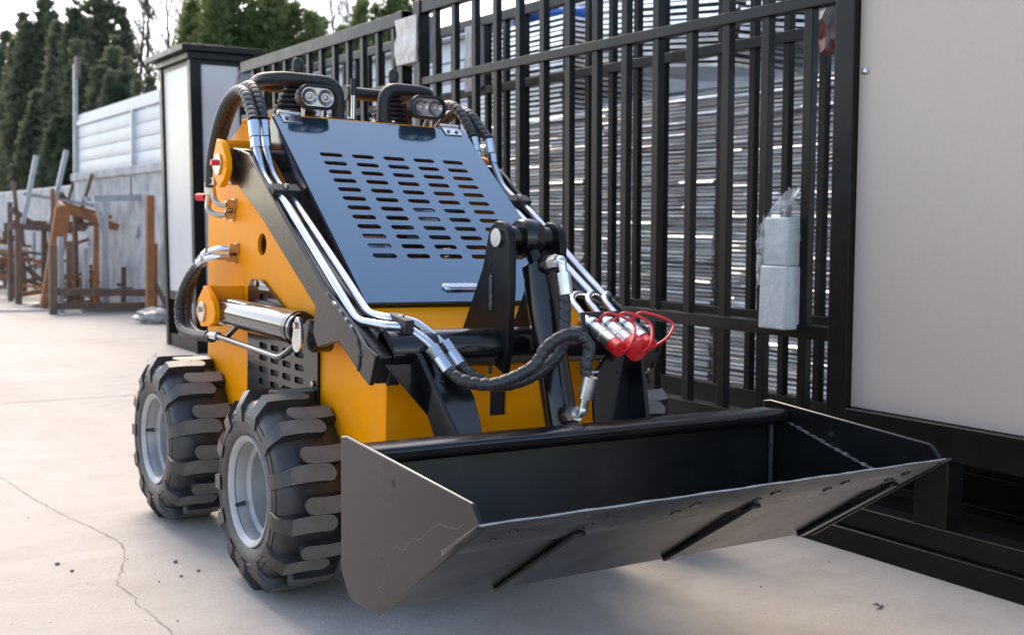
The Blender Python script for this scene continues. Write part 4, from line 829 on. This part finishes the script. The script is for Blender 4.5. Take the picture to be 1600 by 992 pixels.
# bucket
bk = empty('bucket', (0, 0, 0)); bk.parent = L; bk.location = OFF; bk['label'] = 'wide black bucket rolled back above the ground'
BW = .690
def bpart(mb, name, m='bucket', bevel=.002, **k): return mb.build(name, m, bk, bevel=bevel, **k)
sp_ = [(-.400, .617), (-.412, .30), (-.455, .252), (-.480, .244), (-.612, .252), (-1.022, .535), (-1.026, .545), (-.990, .583), (-.43, .622)]
for s in (-1, 1):
    o = bpart(MB().prism(sp_, s*(BW+.008), s*(BW-.002)), 'side_plate', bevel=.004)
    MB().cyl((s*(BW+.0082), -.668, .556), (s*(BW+.0088), -.668, .556), .007, 14).build('drain_hole', 'dark', o) if False else None
    wp = smooth_path([(s*(BW-.004), -.45, .580), (s*(BW-.004), -.58, .545), (s*(BW-.004), -.7, .513), (s*(BW-.004), -.83, .482), (s*(BW-.004), -.93, .49)], 14)
    bpart(MB().tube(wp, [.005+.0022*math.sin(i*1.9)+.001*math.sin(i*.7) for i in range(len(wp))], 8), 'weld_bead', 'weld', bevel=0)
bpart(MB().prism([(-.425, .60), (-.440, .30), (-.465, .265), (-.474, .272), (-.452, .30), (-.437, .60)], -BW+.003, BW-.003), 'back_sheet', smooth=50)
bpart(MB().prism([(-.47, .268), (-.618, .266), (-.945, .490), (-.945, .498), (-.62, .276), (-.474, .278)], -BW+.003, BW-.003), 'floor_sheet')
bpart(MB().add([(x, y, z) for x in (-BW-.024, BW+.024) for y, z in ((-.905, .460), (-1.036, .549), (-1.038, .554), (-.905, .4725))], [(0, 1, 2, 3), (4, 5, 6, 7), (0, 1, 5, 4), (1, 2, 6, 5), (2, 3, 7, 6), (3, 0, 4, 7)]), 'cutting_edge', 'edge', bevel=.0015)
bpart(MB().tube([(x, -1.0372, .5525+.0006*math.sin(x*37)) for x in [-BW-.02+.0285*k for k in range(50)]], [.0019+.0005*math.sin(k*2.3) for k in range(50)], 6), 'worn_edge', 'galv', bevel=0)
bpart(MB().prism([(-.425, .602), (-.50, .602), (-.512, .595), (-.512, .572), (-.50, .562), (-.425, .545)], -BW+.0035, BW-.0035), 'top_bar', bevel=.006)
dn = Vector((0, -.418, .28)).normalized(); un = Vector((0, -.28, -.418)).normalized()
for x in (-.40, .115, .615):
    p0 = Vector((x, -.632, .2758)); rr3 = Matrix((Vector((1, 0, 0)), dn, un)).transposed()
    bpart(MB().box(p0+dn*.165+dn*.02+un*.006, (.030, .37, .012), rr3), 'wear_runner', bevel=.003)
for x in (-.60, -.36, -.12, .13, .37, .60):
    for dx, dv in ((0, 0), (-.03, -.035)):
        c = Vector((x+dx, -.985, .5148))+dn*dv+un*.0006
        bpart(MB().tube([c, c+un*.004], [.013, .011], 16), 'plough_bolt', bevel=0)
hb2 = MB().lathe([(0, 0), (0, .008), (.001, .008), (.001, 0)], (-BW-.0075, -.668, .556), (-1, 0, 0), 14); bpart(hb2, 'side_hole', 'dark', bevel=0)
hb2 = MB().lathe([(0, 0), (0, .008), (.001, .008), (.001, 0)], (BW-.0025, -.668, .556), (-1, 0, 0), 14); bpart(hb2, 'side_hole', 'dark', bevel=0)
for pl_ in ([(-.66, .40), (-.69, .425), (-.72, .425), (-.76, .46), (-.79, .465), (-.84, .50), (-.87, .515), (-.93, .52), (-.96, .535)], [(-.60, .31), (-.63, .33), (-.66, .40)]):
    bpart(MB().tube(smooth_path([(-BW-.0082, y_, z_) for y_, z_ in pl_], 6), .00045, 5), 'scratch', 'stone', bevel=0)
vw = [(.655, -.444, .58-.02*k) for k in range(15)]; bpart(MB().tube([(BW-.012, -.447-.0007*k, .565-.019*k) for k in range(14)], [.006+.003*abs(math.sin(k*1.9)) for k in range(14)], 8), 'corner_weld', 'weld', bevel=0)
